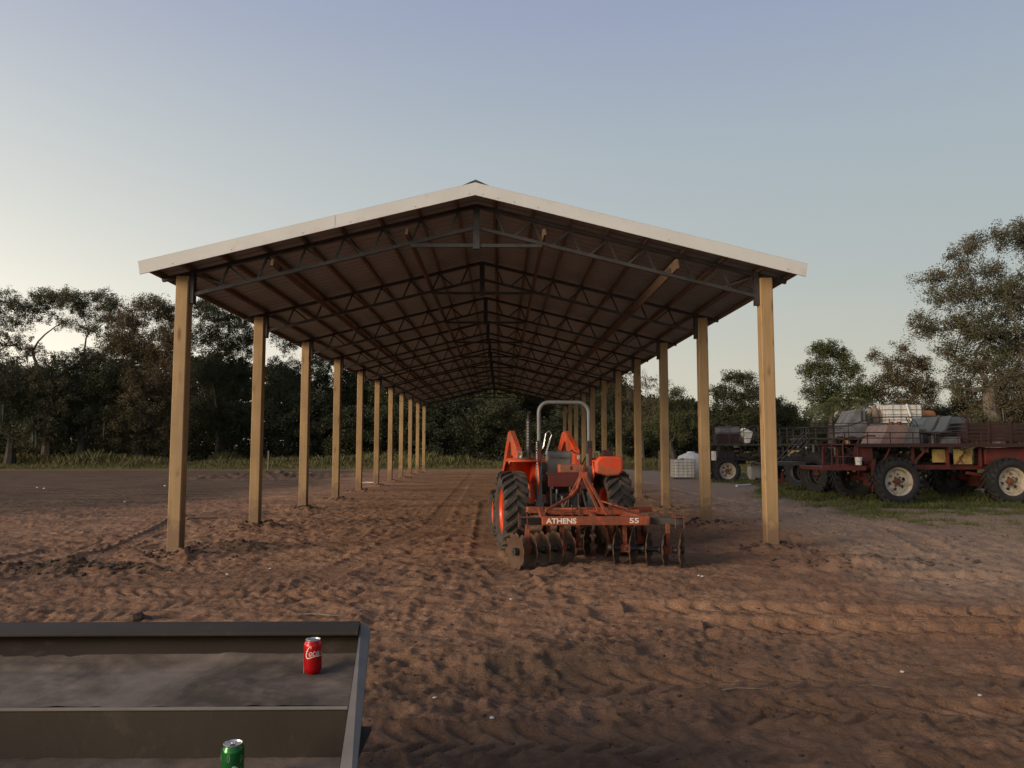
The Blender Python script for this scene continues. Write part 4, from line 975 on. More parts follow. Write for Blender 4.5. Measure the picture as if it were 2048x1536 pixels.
rl = MB(); rail(rl, [(-.5, 2.4), (4.4, 2.4)], 1.62, (2.0, 2.36), .014); obj('deck_rail', rl, M['dark'], bb, smooth=True)
rl = MB(); rail(rl, [(-.5, -.1), (4.4, -.1)], 1.62, (1.88, 2.12, 2.36), .014); rl.tube([(.5, -.1, 2.1), (1.1, -.1, 2.42), (2.3, -.1, 2.45)], .02, 6); obj('deck_rail', rl, M['dark'], bb, smooth=True)
obj('engine_box', MB().box((.28, .8, 2.24), (.86, .8, .32)), M['buggygrey'], bb, bevel=.02)
obj('locker', MB().box((.12, .45, 1.86), (.95, .7, .42)), M['maroon'], bb, bevel=.015)
obj('seat', MB().prism([(.85, 1.68), (.75, 2.25), (.85, 2.34), (1.2, 2.15), (1.05, 1.68)], .1, .6, 'Y'), M['white'], bb, bevel=.03)
obj('white_box', MB().box((2.0, .5, 1.80), (.45, .4, .26)), M['white'], bb, bevel=.02)
obj('yellow_panel', MB().box((2.9, .1, 1.18), (.5, .03, .42)), M['yellow'], bb)
obj('battery_box', MB().box((-.45, .3, 1.15), (.12, .4, .4)), M['white'], bb, bevel=.02)
cylt = thing('drum_tank', 'pale drum lying on the ground under the black swamp buggy', 'tank', (11.6, 34.2, .42))
obj('drum', MB().lathe([(0, -.55), (.3, -.54), (.36, -.46), (.36, .46), (.3, .54), (0, .55)], 24, MX), M['white'], cylt, smooth=True)
obj('foot', MB().box((-.3, 0, -.3), (.1, .5, .24)).box((.3, 0, -.3), (.1, .5, .24)), M['dark'], cylt)

ibc('liquid_tank', 'short white caged tank on the ground by the shed, left of the buggies', (8.55, 36.2, 0), 1.0, 1.0, .92, M['grey'])
rt = thing('round_tank', 'round white water tank standing behind the short caged tank', 'tank', (9.45, 38.2, 0))
obj('tank_body', MB().lathe([(0, 0), (.62, 0), (.66, .06), (.66, .95), (.60, 1.06), (.3, 1.2), (.2, 1.22), (.2, 1.28), (0, 1.3)], 32), M['white'], rt, smooth=True)
# implements and pipes lying in the grass
pr = thing('cultivator', 'red toolbar cultivator lying in the grass beneath the black buggy', 'cultivator', (11.2, 30.3, 0))
p_ = MB().box((0, 0, .14), (1.9, .12, .1)); p_.box((0, .5, .14), (1.9, .1, .1))
for k in range(6): p_.prism([(-.7 + k * .26, .12), (-.66 + k * .26, .52), (-.6 + k * .26, .52), (-.55 + k * .26, .12)], -.04, .04, 'Y')
p_.bar((.8, .1, .2), (1.4, .6, .6), .06, .06); obj('toolbar', p_, M['red'], pr, bevel=.005)
ra = thing('steel_ramp', 'slatted dark red ramp on the ground right of the front right post', 'ramp', (13.3, 29.5, 0), R(4))
p_ = MB()
for k in range(8): p_.box((0, 0, .12 + k * .075), (1.9, .05, .035))
for x in (-.9, 0, .9): p_.box((x, .04, .38), (.06, .06, .72))
p_.bar((-.9, -.1, .65), (.5, -.3, .05), .05, .05); obj('slat_panel', p_, M['maroon'], ra)
for (x0, y0, x1, y1, lb) in ((8.9, 29.0, 9.6, 29.6, 'short pale pipe end lying in grass left of the front right post'), (11.2, 27.6, 12.8, 27.75, 'long pale pipe lying in the grass right of the front right post')):
    pi_ = obj('pipe', MB().tube([(x0, y0, .07), (x1, y1, .08)], .045, 10).tube([(x0, y0, .07), (x0 - .06 * (x1 - x0), y0, .07)], .055, 10), M['white'], None, smooth=True); tag(pi_, lb, 'pipe')
gt = obj('pole', MB().tube([(11.4, 28.7, .5), (12.5, 28.2, .07)], .03, 8), M['grey'], None, smooth=True); tag(gt, 'thin grey pole leaning down to the long pale pipe in the grass', 'pole')

# ---------------------------------------------------------------- foreground loader bucket
lb = thing('loader_bucket', 'dusty dark steel bucket with a stepped floor holding two drink cans', 'loader bucket', (-1.5, 2.8, 0))
LBX, LBY = -1.5, 2.8
def L_(px, py, Y): v_ = at(px, py, Y); return v_
# profile (Y, Z) front (near) to back (far)
ZF = L_(640, 1415, 2.56).z; YC = 2.56
def Yon(py, z):   # Y where the picture row meets height z
    d = CM @ Vector((-.2, -(py - 768) / FPX, -1)); return (z - 1.57) / d.z * d.y
YCR = Yon(1344, ZF)
ZS = L_(500, 1516, YC).z
prof = [(1.2, ZS - .02), (YC - .003, ZS), (YC, ZF - .012), (YC + .012, ZF), (YCR, ZF + .004), (YCR + .08, ZF + .018), (YCR + .16, ZF + .045), (YCR + .22, ZF + .085)]
YN = YCR + .135
ZT = L_(400, 1265, YN).z
YT1 = Yon(1244, ZT); _a = L_(721, 1245, YT1); _b = L_(679, 1536, 2.2)
prof += [(YCR + .235, ZT - .03), (YCR + .235, ZT - .012)]
XL = -2.75
def XR(y_):  # right-hand edge: the side plate flares with distance
    return _b.x + (_a.x - _b.x) * (y_ - 2.2) / (YT1 - 2.2) + .004
def strip(pr, m_, nseg=40, disp=None):
    vs = []; fs = []
    for i, (y_, z_) in enumerate(pr):
        for k in range(nseg + 1):
            x = XL + (XR(y_) - XL) * k / nseg
            dz = disp(x, y_) if disp else 0
            vs.append((x - LBX, y_ - LBY, z_ + dz))
    for i in range(len(pr) - 1):
        for k in range(nseg): a = i * (nseg + 1) + k; fs.append((a, a + 1, a + nseg + 2, a + nseg + 1))
    return m_.add(vs, fs)
def dense(pr, st):
    o_ = [pr[0]]
    for a, b in zip(pr[:-1], pr[1:]):
        n = max(1, int(math.hypot(b[0] - a[0], b[1] - a[1]) / st))
        for k in range(1, n + 1): o_.append((a[0] + (b[0] - a[0]) * k / n, a[1] + (b[1] - a[1]) * k / n))
    return o_
wl = strip([(YC - .003, ZS - .01), (YC, ZF - .012), (YC + .012, ZF - .002)], MB(), 2)
obj('step_riser', wl, M['bucket'], lb, fix=False)
bw = strip([(YCR + .10, ZF + .02), (YCR + .16, ZF + .045), (YCR + .22, ZF + .085), (YCR + .235, ZT - .03), (YCR + .235, ZT - .004)], MB(), 2)
bwo = obj('back_wall', bw, M['bucket'], lb, smooth=True, fix=False)
def fdisp(x, y_):
    a = np.array([x]), np.array([y_]); s_ = float(fbm(a[0] * 7, a[1] * 16, 4, 211)[0]); b = float(sstep(.5, .75, vn(a[0] * 4, a[1] * 11, 213))[0])
    rr_ = 0
    return .010 * s_ + .006 * b * float(vn(a[0] * 30, a[1] * 60, 214)[0]) + .035 * rr_ * (.5 + float(vn(a[0] * 9, a[1] * 9, 3)[0]))
fl = strip(dense([(YC + .012, ZF), (YCR, ZF + .004), (YCR + .08, ZF + .018), (YCR + .13, ZF + .034)], .012), MB(), 220, fdisp)
obj('floor_plate', fl, M['dust'], lb, smooth=True, fix=False)
lf = strip(dense([(1.2, ZS), (YC - .003, ZS)], .03), MB(), 160, fdisp)
obj('lower_shelf', lf, M['dust'], lb, smooth=True, fix=False)
YT0 = YCR + .235
tl = MB(); xr0, xr1 = XR(YT0) - .0, XR(YT1)
tl.add([(XL - LBX, YN - LBY, ZT - .014), (XR(YN) - .005 - LBX, YN - LBY, ZT - .014), (XL - LBX, YN - LBY, ZT), (XR(YN) - .005 - LBX, YN - LBY, ZT), (XL - LBX, YT1 - LBY, ZT + .004), (xr1 - .005 - LBX, YT1 - LBY, ZT + .004), (XL - LBX, YT1 - LBY, ZT - .06), (xr1 - .005 - LBX, YT1 - LBY, ZT - .06)],
       [(0, 1, 3, 2), (2, 3, 5, 4), (4, 5, 7, 6), (0, 1, 7, 6)])
obj('top_lip', tl, M['bucket'], lb, bevel=.004)
obj('worn_edge', MB().box(((XL + XR(YC)) / 2 - LBX, YC + .002 - LBY, ZF - .002), (XR(YC) - XL - .01, .012, .010)), M['rimsteel'], lb, bevel=.003)
# side plates
def splate(sx, xo):
    a = L_(721, 1245, YT1); b = L_(679, 1536, 2.2); a2 = L_(741, 1257, YT1 - .02); b2 = L_(714, 1536, 2.2)
    m_ = MB(); dx = sx
    ext = (b - a) * .45; b = b + ext; b2 = b2 + (b2 - a2) * .45
    top = [a, b, b2, a2]
    vs = [((v_.x if not xo else xo + (v_.x - a.x)) - LBX, v_.y - LBY, v_.z) for v_ in top]
    dn = [(v_[0], v_[1], v_[2] - .016) for v_ in vs]
    m_.add(vs + dn, [(0, 1, 2, 3), (7, 6, 5, 4), (0, 4, 5, 1), (1, 5, 6, 2), (2, 6, 7, 3), (3, 7, 4, 0)])
    w2 = MB(); i0, i1 = vs[0], vs[1]
    w2.add([i0, i1, (i1[0], i1[1], .40), (i0[0], i0[1], .40), (i0[0] + .01, i0[1], i0[2] - .01), (i1[0] + .01, i1[1], i1[2] - .01), (i1[0] + .01, i1[1], .40), (i0[0] + .01, i0[1], .40)],
           [(0, 1, 2, 3), (7, 6, 5, 4), (0, 4, 5, 1), (1, 5, 6, 2), (2, 6, 7, 3), (3, 7, 4, 0)])
    return m_, w2
a_, b_ = splate(0, None); obj('edge_strip', a_, M['rimsteel'], lb, bevel=.003); obj('side_plate', b_, M['bucket'], lb)
obj('side_plate', MB().box((XL - LBX - .01, -.3, .62), (.02, 2.0, .5)), M['bucket'], lb)
obj('back_skin', MB().box(((XL - .6) / 2 - LBX, YT1 - LBY + .0, ZT - .25), (-XL - .6, .015, .42)).box(((XL - .5) / 2 - LBX, (1.2 + YT1) / 2 - LBY, .42), (-XL - .55, YT1 - 1.2, .015)), M['bucket'], lb)
ar = MB()
for x in (-.5, .5):
    ar.box((x, -.9, .30), (.12, 1.9, .18)); ar.box((x, .1, .17), (.14, .14, .40)); ar.box((x, -1.5, .17), (.14, .14, .40))
obj('support_arm', ar, M['dark'], lb, bevel=.01)

# ---------------------------------------------------------------- drink cans
def can(name, label, loc, body, rz):
    o_ = thing(name, label, 'drink can', loc, rz)
    b_ = MB().lathe([(.020, .004), (.0235, .0), (.026, .003), (.031, .010), (.0328, .016), (.0331, .022), (.0331, .100), (.0322, .106), (.0285, .1135), (.0268, .1165), (.0268, .1185)], 48)
    obj('can_body', b_, body, o_, smooth=True)
    ld_ = MB().lathe([(.0268, .118), (.0275, .1195), (.0272, .1215), (.0262, .1222), (.0252, .1212), (.0243, .1175), (.0228, .1165), (.0215, .1182), (0.0, .1182)], 40)
    lo = obj('lid', ld_, M['alu'], o_, smooth=True)
    hl_ = MB().lathe([(0, .0), (1, .0)], 20); hl_.v = [(x * .0075 + .001, y_ * .0095 - .0125, .1186) for x, y_, z in hl_.v]; obj('opening', hl_, M['hole'], lo, fix=False)
    tb_ = MB().lathe([(.0075, 0), (.0075, .0012), (.0045, .0012), (.0045, 0)], 16, Matrix.Translation((0, .0095, .1188)), closed=True); tb_.box((0, 0, .1192), (.008, .012, .001)); obj('pull_tab', tb_, M['alu'], lo)
    return o_
pc = L_(625, 1341, YCR - .02); cz = ZF + .006; yc = Yon(1345, cz) 
red = can('drink_can', 'red soda can with white script standing on the bucket floor', (L_(625, 1341, yc).x, yc, cz), M['canred'], R(0))
pg = L_(465, 1484, 2.30); 
grn = can('drink_can', 'green soda can with opened top on the lower shelf of the bucket', (L_(466, 1490, 2.36).x, 2.36, ZS), M['cangreen'], R(10))
def wrap(strokes, parent, mm_, a0, z0, sx_, sz_, rad=.0334):
    # strokes: list of ([(u,v)...], width) drawn on the can wall ; a0 = angle of u=0 measured from -Y (the camera side), positive to the right
    m_ = MB()
    for pts, wd in strokes:
        P = [Vector(p_) for p_ in pts]; Q = []
        for i in range(len(P) - 1):
            p0 = P[max(i - 1, 0)]; p1 = P[i]; p2 = P[i + 1]; p3 = P[min(i + 2, len(P) - 1)]
            for k in range(6):
                t_ = k / 6; Q.append(.5 * ((2 * p1) + (p2 - p0) * t_ + (2 * p0 - 5 * p1 + 4 * p2 - p3) * t_ * t_ + (3 * p1 - p0 - 3 * p2 + p3) * t_ ** 3))
        Q.append(P[-1]); n = len(Q); vs = []
        for i, q_ in enumerate(Q):
            tn = (Q[min(i + 1, n - 1)] - Q[max(i - 1, 0)]); tn = tn.normalized() if tn.length > 0 else Vector((1, 0)); nn = Vector((-tn.y, tn.x))
            f = i / (n - 1); ww = wd * (.45 + .55 * math.sin(math.pi * min(max(f, .05), .95)))
            for s_ in (-1, 1):
                c_ = q_ + nn * (s_ * ww / 2); a = a0 + c_.x * sx_ / rad; vs.append((rad * math.sin(a), -rad * math.cos(a), z0 + c_.y * sz_))
        m_.add(vs, [(2 * i, 2 * i + 1, 2 * i + 3, 2 * i + 2) for i in range(n - 1)])
    return obj('script_lettering', m_, mm_, parent, fix=False)
C_ = [([(1.05, 1.75), (1.15, 2.05), (.95, 2.15), (.55, 1.75), (.18, 1.0), (.08, .4), (.30, .02), (.75, .0), (1.4, .22), (2.6, .30), (4.2, .20)], .22)]
o1 = [([(1.25, 1.15), (.95, 1.0), (.78, .65), (.86, .42), (1.1, .5), (1.32, .9), (1.25, 1.15)], .17)]
c1 = [([(1.95, 1.0), (1.9, 1.2), (1.68, 1.1), (1.5, .72), (1.6, .45), (1.85, .5), (2.05, .7)], .17)]
a1 = [([(2.62, 1.15), (2.38, 1.1), (2.15, .7), (2.22, .45), (2.45, .6), (2.62, 1.05), (2.68, 1.2), (2.6, .6), (2.75, .45), (2.95, .7)], .16)]
dsh = [([(3.05, .85), (3.35, .9)], .16)]
c2_ = [([(4.6, 1.9), (4.65, 2.15), (4.4, 2.1), (3.9, 1.5), (3.62, .8), (3.75, .4), (4.15, .45), (4.6, .8)], .2)]
o2_ = [([(5.1, 1.15), (4.85, 1.0), (4.7, .65), (4.8, .42), (5.05, .5), (5.22, .9), (5.1, 1.15)], .16)]
l2_ = [([(5.4, .8), (5.8, 1.6), (5.95, 2.1), (5.8, 2.1), (5.6, 1.2), (5.6, .5), (5.85, .5)], .15)]
a2_ = [([(6.5, 1.15), (6.25, 1.1), (6.05, .7), (6.12, .45), (6.35, .6), (6.5, 1.05), (6.55, 1.2), (6.5, .6), (6.7, .45), (6.95, .8)], .15)]
wrap(C_ + o1 + c1 + a1 + dsh + c2_ + o2_ + l2_ + a2_, red, M['canmark'], R(-34), .060, .0185, .0195)
wrap([([(0, 0), (.0, 1)], .12), ([(0.02, 1.3), (.02, 1.7)], .12), ([(.3, -1.2), (.3, .3)], .08)], red, M['canmark'], R(-68), .022, .02, .018)
wrap([([(0, 0), (.0, .35)], .5)], red, M['canmark'], R(-84), .012, .01, .05)
wrap([([(0, 0), (.0, 1.0), (.42, 1.0), (.42, 0), (0, 0)], .12), ([(.21, .2), (.21, .4)], .12), ([(.21, .6), (.21, .8)], .12)], grn, M['candim'], R(-18), .080, .014, .0165)
wrap([([(0, .0 + k * .22), (.55, .0 + k * .22)], .07) for k in range(4)], grn, M['candim'], R(-75), .080, .016, .02)
wrap([([(0, 0), (.3, .5), (.6, .5)], .2), ([(.0, .9), (.4, .9)], .15)], grn, M['candim'], R(48), .072, .014, .02)
wrap([([(0, 0), (.9, .2), (1.1, 1.0), (.3, 1.2), (-.1, .7), (0, 0)], .2), ([(1.4, 0), (1.4, 1.1)], .22), ([(1.7, .1), (2.3, .1), (2.3, .9)], .2)], grn, M['canmark'], R(5), .040, .012, .02)

# ---------------------------------------------------------------- trees
nrg = np.random.default_rng(11)
def leaf_mesh(name, clumps, per, size, m_, droop=.0):
    """clumps: array (n,5) x,y,z,rxy,rz ; scattered small leaf faces"""
    per = int(per * 2.8); size = size * .54
    n = len(clumps); N = n * per; c = np.repeat(clumps, per, 0)
    d = nrg.normal(size=(N, 3)); d /= np.linalg.norm(d, axis=1)[:, None]; rr = nrg.random(N) ** .45
    P = c[:, :3] + d * rr[:, None] * np.stack([c[:, 3], c[:, 3], c[:, 4]], 1)
    a = nrg.normal(size=(N, 3)); a[:, 2] = a[:, 2] * .7 - droop; a /= np.linalg.norm(a, axis=1)[:, None]
    b = nrg.normal(size=(N, 3)); b -= (b * a).sum(1)[:, None] * a; b /= np.linalg.norm(b, axis=1)[:, None]
    s = size * nrg.uniform(.6, 1.35, N)[:, None]
    V = np.stack([P - a * s, P + b * s * .42, P + a * s, P - b * s * .42], 1).reshape(-1, 3)
    me = np_mesh(name, V, np.arange(N * 4).reshape(N, 4), False); me.materials.append(m_); return me
def tree(label, cat, base, lobes, leaf='leaf_oak', dens=1.0, lsize=.13, per=26, trunk_r=.32, seed=0, bark='bark', moss=0, fork=None, sub=1.0, group=None, name='oak_tree', Yd=None, depth=.8, bare=0, grow=1.0):
    """base: (px, Y) picture column and distance; lobes: (px,py,rx,ry[,density]) picture ellipses turned into
    real ellipsoids at that distance, with depth of their own"""
    rg = random.Random(seed); Y = base[1]; b = at(base[0], 900, Y); b.z = -.1
    root = thing(name, label, cat, (b.x, b.y, b.z), 0, group)
    sc = Y / FPX; cl = []; tm = MB()
    tw_ = MB() if False else tm
    ctr = [at(l[0], l[1], Y) - b for l in lobes]
    zmin = min(c_.z for c_ in ctr)
    fz = fork if fork is not None else max(1.2, zmin * .6)
    top = Vector((rg.uniform(-.3, .3), 0, fz))
    tm.tube([(0, 0, 0), (rg.uniform(-.1, .1), 0, fz * .4), (top.x * .7, .05, fz * .8), top], [trunk_r * 1.35, trunk_r, trunk_r * .85, trunk_r * .8], 8)
    nodes = [(top, trunk_r * .8), (Vector((top.x * .7, .05, fz * .75)), trunk_r * .8)]
    order = sorted(range(len(lobes)), key=lambda i: (ctr[i] - top).length)
    for li in order:
        l = lobes[li]
        c_ = ctr[li].copy(); rx, ry = l[2] * sc * grow, l[3] * sc * grow; dn = l[4] if len(l) > 4 else 1.0
        dy = rg.uniform(-1, 1) * rx * depth * .6; c_.y += dy
        par, pr_ = min(nodes, key=lambda n_: (n_[0] - c_).length + (3.0 if n_[0].z > c_.z + .5 else 0) + .25 * (n_[0] - top).length)
        br = min(pr_ * .8, trunk_r * (.34 + .3 * min(1, rx / 3)))
        L_b = (c_ - par).length
        mid = par.lerp(c_, .5) + Vector((rg.uniform(-.12, .12) * L_b, rg.uniform(-.12, .12) * L_b, rg.uniform(-.14, .06) * L_b))
        q1 = par.lerp(mid, .5) + Vector((rg.uniform(-.05, .05) * L_b, 0, rg.uniform(-.05, .06) * L_b)); q2 = mid.lerp(c_, .5) + Vector((rg.uniform(-.06, .06) * L_b, 0, .05 * L_b))
        tm.tube([par, q1, mid, q2, c_], [br, br * .85, br * .7, br * .55, br * .4], 6)
        nodes += [(mid, br * .7), (c_, br * .5), (q2, br * .55)]
        n = max(10, int(dn * dens * 44 * (rx * ry) ** .9))
        for k in range(n):
            d = Vector((rg.gauss(0, 1), rg.gauss(0, 1), rg.gauss(0, 1))).normalized(); f = rg.random() ** .40 * rg.uniform(.8, 1.12)
            if d.z < -.3 and rg.random() < .35: d.z *= -1
            p_ = c_ + Vector((d.x * rx * f, d.y * rx * depth * f, d.z * ry * f))
            if p_.z < .5: p_.z = rg.uniform(.5, 1.6)
            cr_ = rg.uniform(.22, .60) * sub; cl.append((p_.x, p_.y, p_.z, cr_ * rg.uniform(.7, 1.15), cr_ * rg.uniform(.65, 1.15)))
            if k % (3 if bare else 9) == 0:
                st_ = c_ if rg.random() < .6 else c_.lerp(q2, rg.random())
                mm_ = st_.lerp(p_, .5) + Vector((rg.uniform(-.2, .2), rg.uniform(-.2, .2), rg.uniform(-.15, .15)))
                tm.tube([st_, mm_, p_], [br * .2 + .014, .024, .009], 4, caps=False)
    obj('trunk', tm, M[bark], root, fix=False)
    me = leaf_mesh('crown', np.array(cl), per, lsize, M[leaf]); obj('crown', me, None, root)
    if moss:
        mo = MB()
        for k in range(moss):
            p_ = cl[rg.randrange(len(cl))]
            if p_[2] > zmin + 2.5: continue
            for q_ in range(5):
                x, y_ = p_[0] + rg.gauss(0, .25), p_[1] + rg.gauss(0, .25); L = rg.uniform(.4, 1.5)
                w0 = rg.uniform(.02, .05); a = rg.uniform(0, 3); dx, dy = math.cos(a) * w0, math.sin(a) * w0
                mo.add([(x - dx, y_ - dy, p_[2]), (x + dx, y_ + dy, p_[2]), (x + dx * .8 + .04, y_ + dy * .8, p_[2] - L * .6), (x + .02, y_, p_[2] - L), (x - dx * .8, y_ - dy * .8, p_[2] - L * .55)], [(0, 1, 2, 3, 4)])
        if mo.v: obj('hanging_moss', mo, M['moss'], root, fix=False)['kind'] = 'stuff'
    return root
# left tree line
tree('wide open oak at the far left edge with sky showing between its bare limbs', 'tree', (95, 66),
     [(-30, 640, 45, 42), (20, 612, 34, 22), (62, 622, 30, 22), (96, 602, 26, 18), (130, 594, 26, 16), (160, 622, 24, 22), (196, 600, 26, 18), (218, 640, 24, 24), (175, 660, 26, 16, .7), (240, 672, 28, 24), (120, 645, 24, 16, .6), (40, 650, 26, 18, .7), (150, 605, 24, 18), (76, 590, 20, 12), (225, 615, 20, 18), (8, 690, 40, 22, .7), (60, 700, 30, 12, .5), (-20, 740, 50, 34), (190, 720, 44, 20, .8)],
     'leaf_oak', .8, .12, 24, .42, 1, fork=7.2, moss=10, bare=1, grow=1.28)
tree('broad brownish oak left of the front left post', 'tree', (280, 62),
     [(300, 622, 42, 28), (262, 650, 38, 26), (330, 640, 36, 34), (240, 700, 46, 36), (300, 700, 60, 44), (350, 690, 36, 40), (230, 780, 44, 50), (290, 800, 64, 60), (345, 780, 40, 60), (260, 860, 56, 36), (330, 868, 40, 34)],
     'leaf_brown', 1.05, .12, 26, .45, 2, fork=3.5, moss=24, grow=1.14)
tree('tall dark oak seen between the first and second left posts', 'tree', (440, 68),
     [(400, 612, 30, 24, .9), (430, 636, 34, 26), (465, 650, 34, 26), (410, 680, 36, 30), (455, 700, 44, 32), (495, 680, 26, 34), (430, 760, 56, 46), (485, 760, 36, 50), (440, 840, 60, 50)],
     'leaf_dark', 1.0, .12, 26, .42, 3, fork=4.5, moss=12, grow=1.14)
tree('thin crowned oak with sky gaps seen right of the second left post', 'tree', (575, 72),
     [(545, 670, 22, 18, .6), (570, 690, 22, 22, .6), (600, 680, 22, 20, .7), (552, 735, 24, 20, .8), (590, 745, 30, 24), (630, 735, 30, 30), (570, 800, 40, 40), (625, 810, 40, 44), (600, 860, 50, 34)],
     'leaf_dark', .9, .12, 24, .3, 4, fork=4, moss=8, grow=1.14)
tree('dark leafy oak filling the far left corner below the open limbs', 'tree', (20, 58),
     [(-60, 760, 60, 50), (-20, 800, 60, 56), (50, 770, 46, 42), (20, 830, 60, 50), (90, 800, 44, 52), (-50, 850, 60, 40), (70, 860, 50, 36)],
     'leaf_oak', .95, .12, 26, .35, 5, fork=2.5, moss=40, grow=1.14)
tree('rounded dark oak hung with pale moss, left of the brownish oak', 'tree', (160, 60),
     [(120, 740, 36, 30), (165, 730, 34, 34), (205, 760, 30, 40), (130, 800, 46, 44), (185, 820, 40, 50), (140, 862, 50, 36)],
     'leaf_dark', 1.0, .12, 26, .35, 6, fork=2.5, moss=46, grow=1.14)
# behind the shed
k0 = 50
for px_, Y_, top_, w_, lf, lab in (
        (690, 74, 690, 70, 'leaf_dark', 'dark oak behind the third and fourth left posts'),
        (790, 70, 700, 60, 'leaf_green', 'green oak seen through the shed behind the middle left posts'),
        (890, 76, 720, 70, 'leaf_dark', 'dark tree beyond the shed, just right of the last left post'),
        (985, 72, 715, 60, 'leaf_green', 'leafy tree framed under the far ridge of the shed'),
        (1075, 75, 720, 60, 'leaf_dark', 'dark tree behind the tractor roll bar at the far end of the shed'),
        (1165, 71, 705, 55, 'leaf_dark', 'dark tree behind the farthest right posts'),
        (1225, 76, 715, 50, 'leaf_brown', 'brownish tree seen between the middle right posts')):
    k0 += 1; rg = random.Random(k0)
    lo = [(px_ + rg.uniform(-.5, .5) * w_, top_ + rg.uniform(0, 30), w_ * .5, 26) for _ in range(3)] + [(px_ + rg.uniform(-.6, .6) * w_, rg.uniform(top_ + 40, 870), w_ * .6, rg.uniform(30, 46)) for _ in range(7)]
    tree(lab, 'tree', (px_, Y_), lo, lf, .9, .14, 22, .3, k0, fork=3, moss=8)
tree('half bare pale-limbed tree between the middle right posts', 'tree', (1285, 66),
     [(1275, 760, 20, 22, .45), (1300, 770, 22, 24, .5), (1262, 800, 20, 26, .7), (1310, 815, 30, 26, .8), (1285, 850, 40, 26), (1330, 780, 16, 20, .5)],
     'leaf_brown', .8, .11, 18, .22, 7, 'palebark', fork=3, bare=1)
tree('green tree left of the second right post', 'tree', (1345, 62),
     [(1350, 792, 22, 20), (1330, 820, 26, 22), (1368, 815, 18, 22, .8), (1350, 850, 40, 30), (1310, 860, 30, 26)],
     'leaf_green', .95, .12, 24, .25, 8, fork=2)
tree('dense dark green tree between the two nearest right posts', 'tree', (1475, 58),
     [(1462, 756, 26, 14), (1490, 762, 26, 18), (1436, 786, 22, 18), (1470, 800, 44, 30), (1510, 796, 30, 30), (1440, 830, 34, 26), (1495, 845, 50, 34)],
     'leaf_dark', 1.1, .12, 28, .3, 9, fork=2)
tree('low green tree sloping down just right of the nearest right post', 'tree', (1560, 60),
     [(1552, 806, 22, 18), (1575, 824, 22, 18), (1545, 845, 34, 26), (1590, 852, 30, 24), (1620, 862, 30, 24)],
     'leaf_green', 1.05, .12, 26, .25, 10, fork=1.8)
tree('upright two topped green tree behind the palm', 'tree', (1665, 52),
     [(1635, 708, 22, 24), (1666, 704, 24, 20), (1690, 718, 18, 20), (1618, 745, 18, 20), (1655, 748, 34, 28), (1700, 752, 28, 26), (1630, 785, 26, 22), (1680, 795, 46, 34), (1720, 790, 24, 30)],
     'leaf_green', 1.05, .11, 30, .3, 11, fork=3, grow=1.12)
tree('brown leaning tree behind the tall white tank', 'tree', (1810, 52),
     [(1750, 712, 18, 12, .7), (1772, 732, 20, 16, .8), (1800, 696, 16, 14, .7), (1812, 730, 28, 20), (1845, 738, 24, 22), (1790, 770, 44, 28), (1850, 778, 32, 30), (1820, 810, 50, 34), (1745, 790, 26, 26)],
     'leaf_brown', 1.0, .11, 28, .28, 12, 'palebark', fork=2.5, bare=1, grow=1.12)
tree('huge open oak towering at the right edge with bare twigs and vines', 'tree', (1990, 44),
     [(1935, 505, 22, 18, .8), (1965, 480, 24, 16, .9), (2010, 466, 30, 18), (2060, 480, 40, 30), (1930, 540, 26, 20), (1985, 545, 26, 22, .8), (1900, 512, 14, 10, .6), (1850, 562, 22, 14, .8), (1885, 556, 20, 14, .8),
      (1880, 598, 34, 24, .9), (1940, 590, 36, 28), (2010, 600, 46, 34), (2070, 590, 50, 50), (1838, 655, 20, 24), (1870, 660, 26, 20, .8), (1920, 655, 40, 32), (1985, 670, 48, 40), (2060, 690, 60, 50),
      (1900, 705, 26, 24, .8), (1950, 735, 44, 36), (2020, 760, 56, 44), (1925, 780, 26, 30, .8), (1985, 815, 46, 44), (2060, 820, 56, 60), (1960, 862, 50, 30)],
     'leaf_oak', .95, .11, 24, .5, 13, 'palebark', fork=5.0, moss=30, bare=1, grow=1.36)
tree('dark oak hidden low behind the huge right-hand oak', 'tree', (1905, 56),
     [(1880, 828, 34, 22), (1925, 815, 30, 26), (1900, 860, 50, 28), (1960, 840, 40, 36), (2020, 850, 50, 40)], 'leaf_dark', 1.05, .12, 26, .3, 14, fork=2)
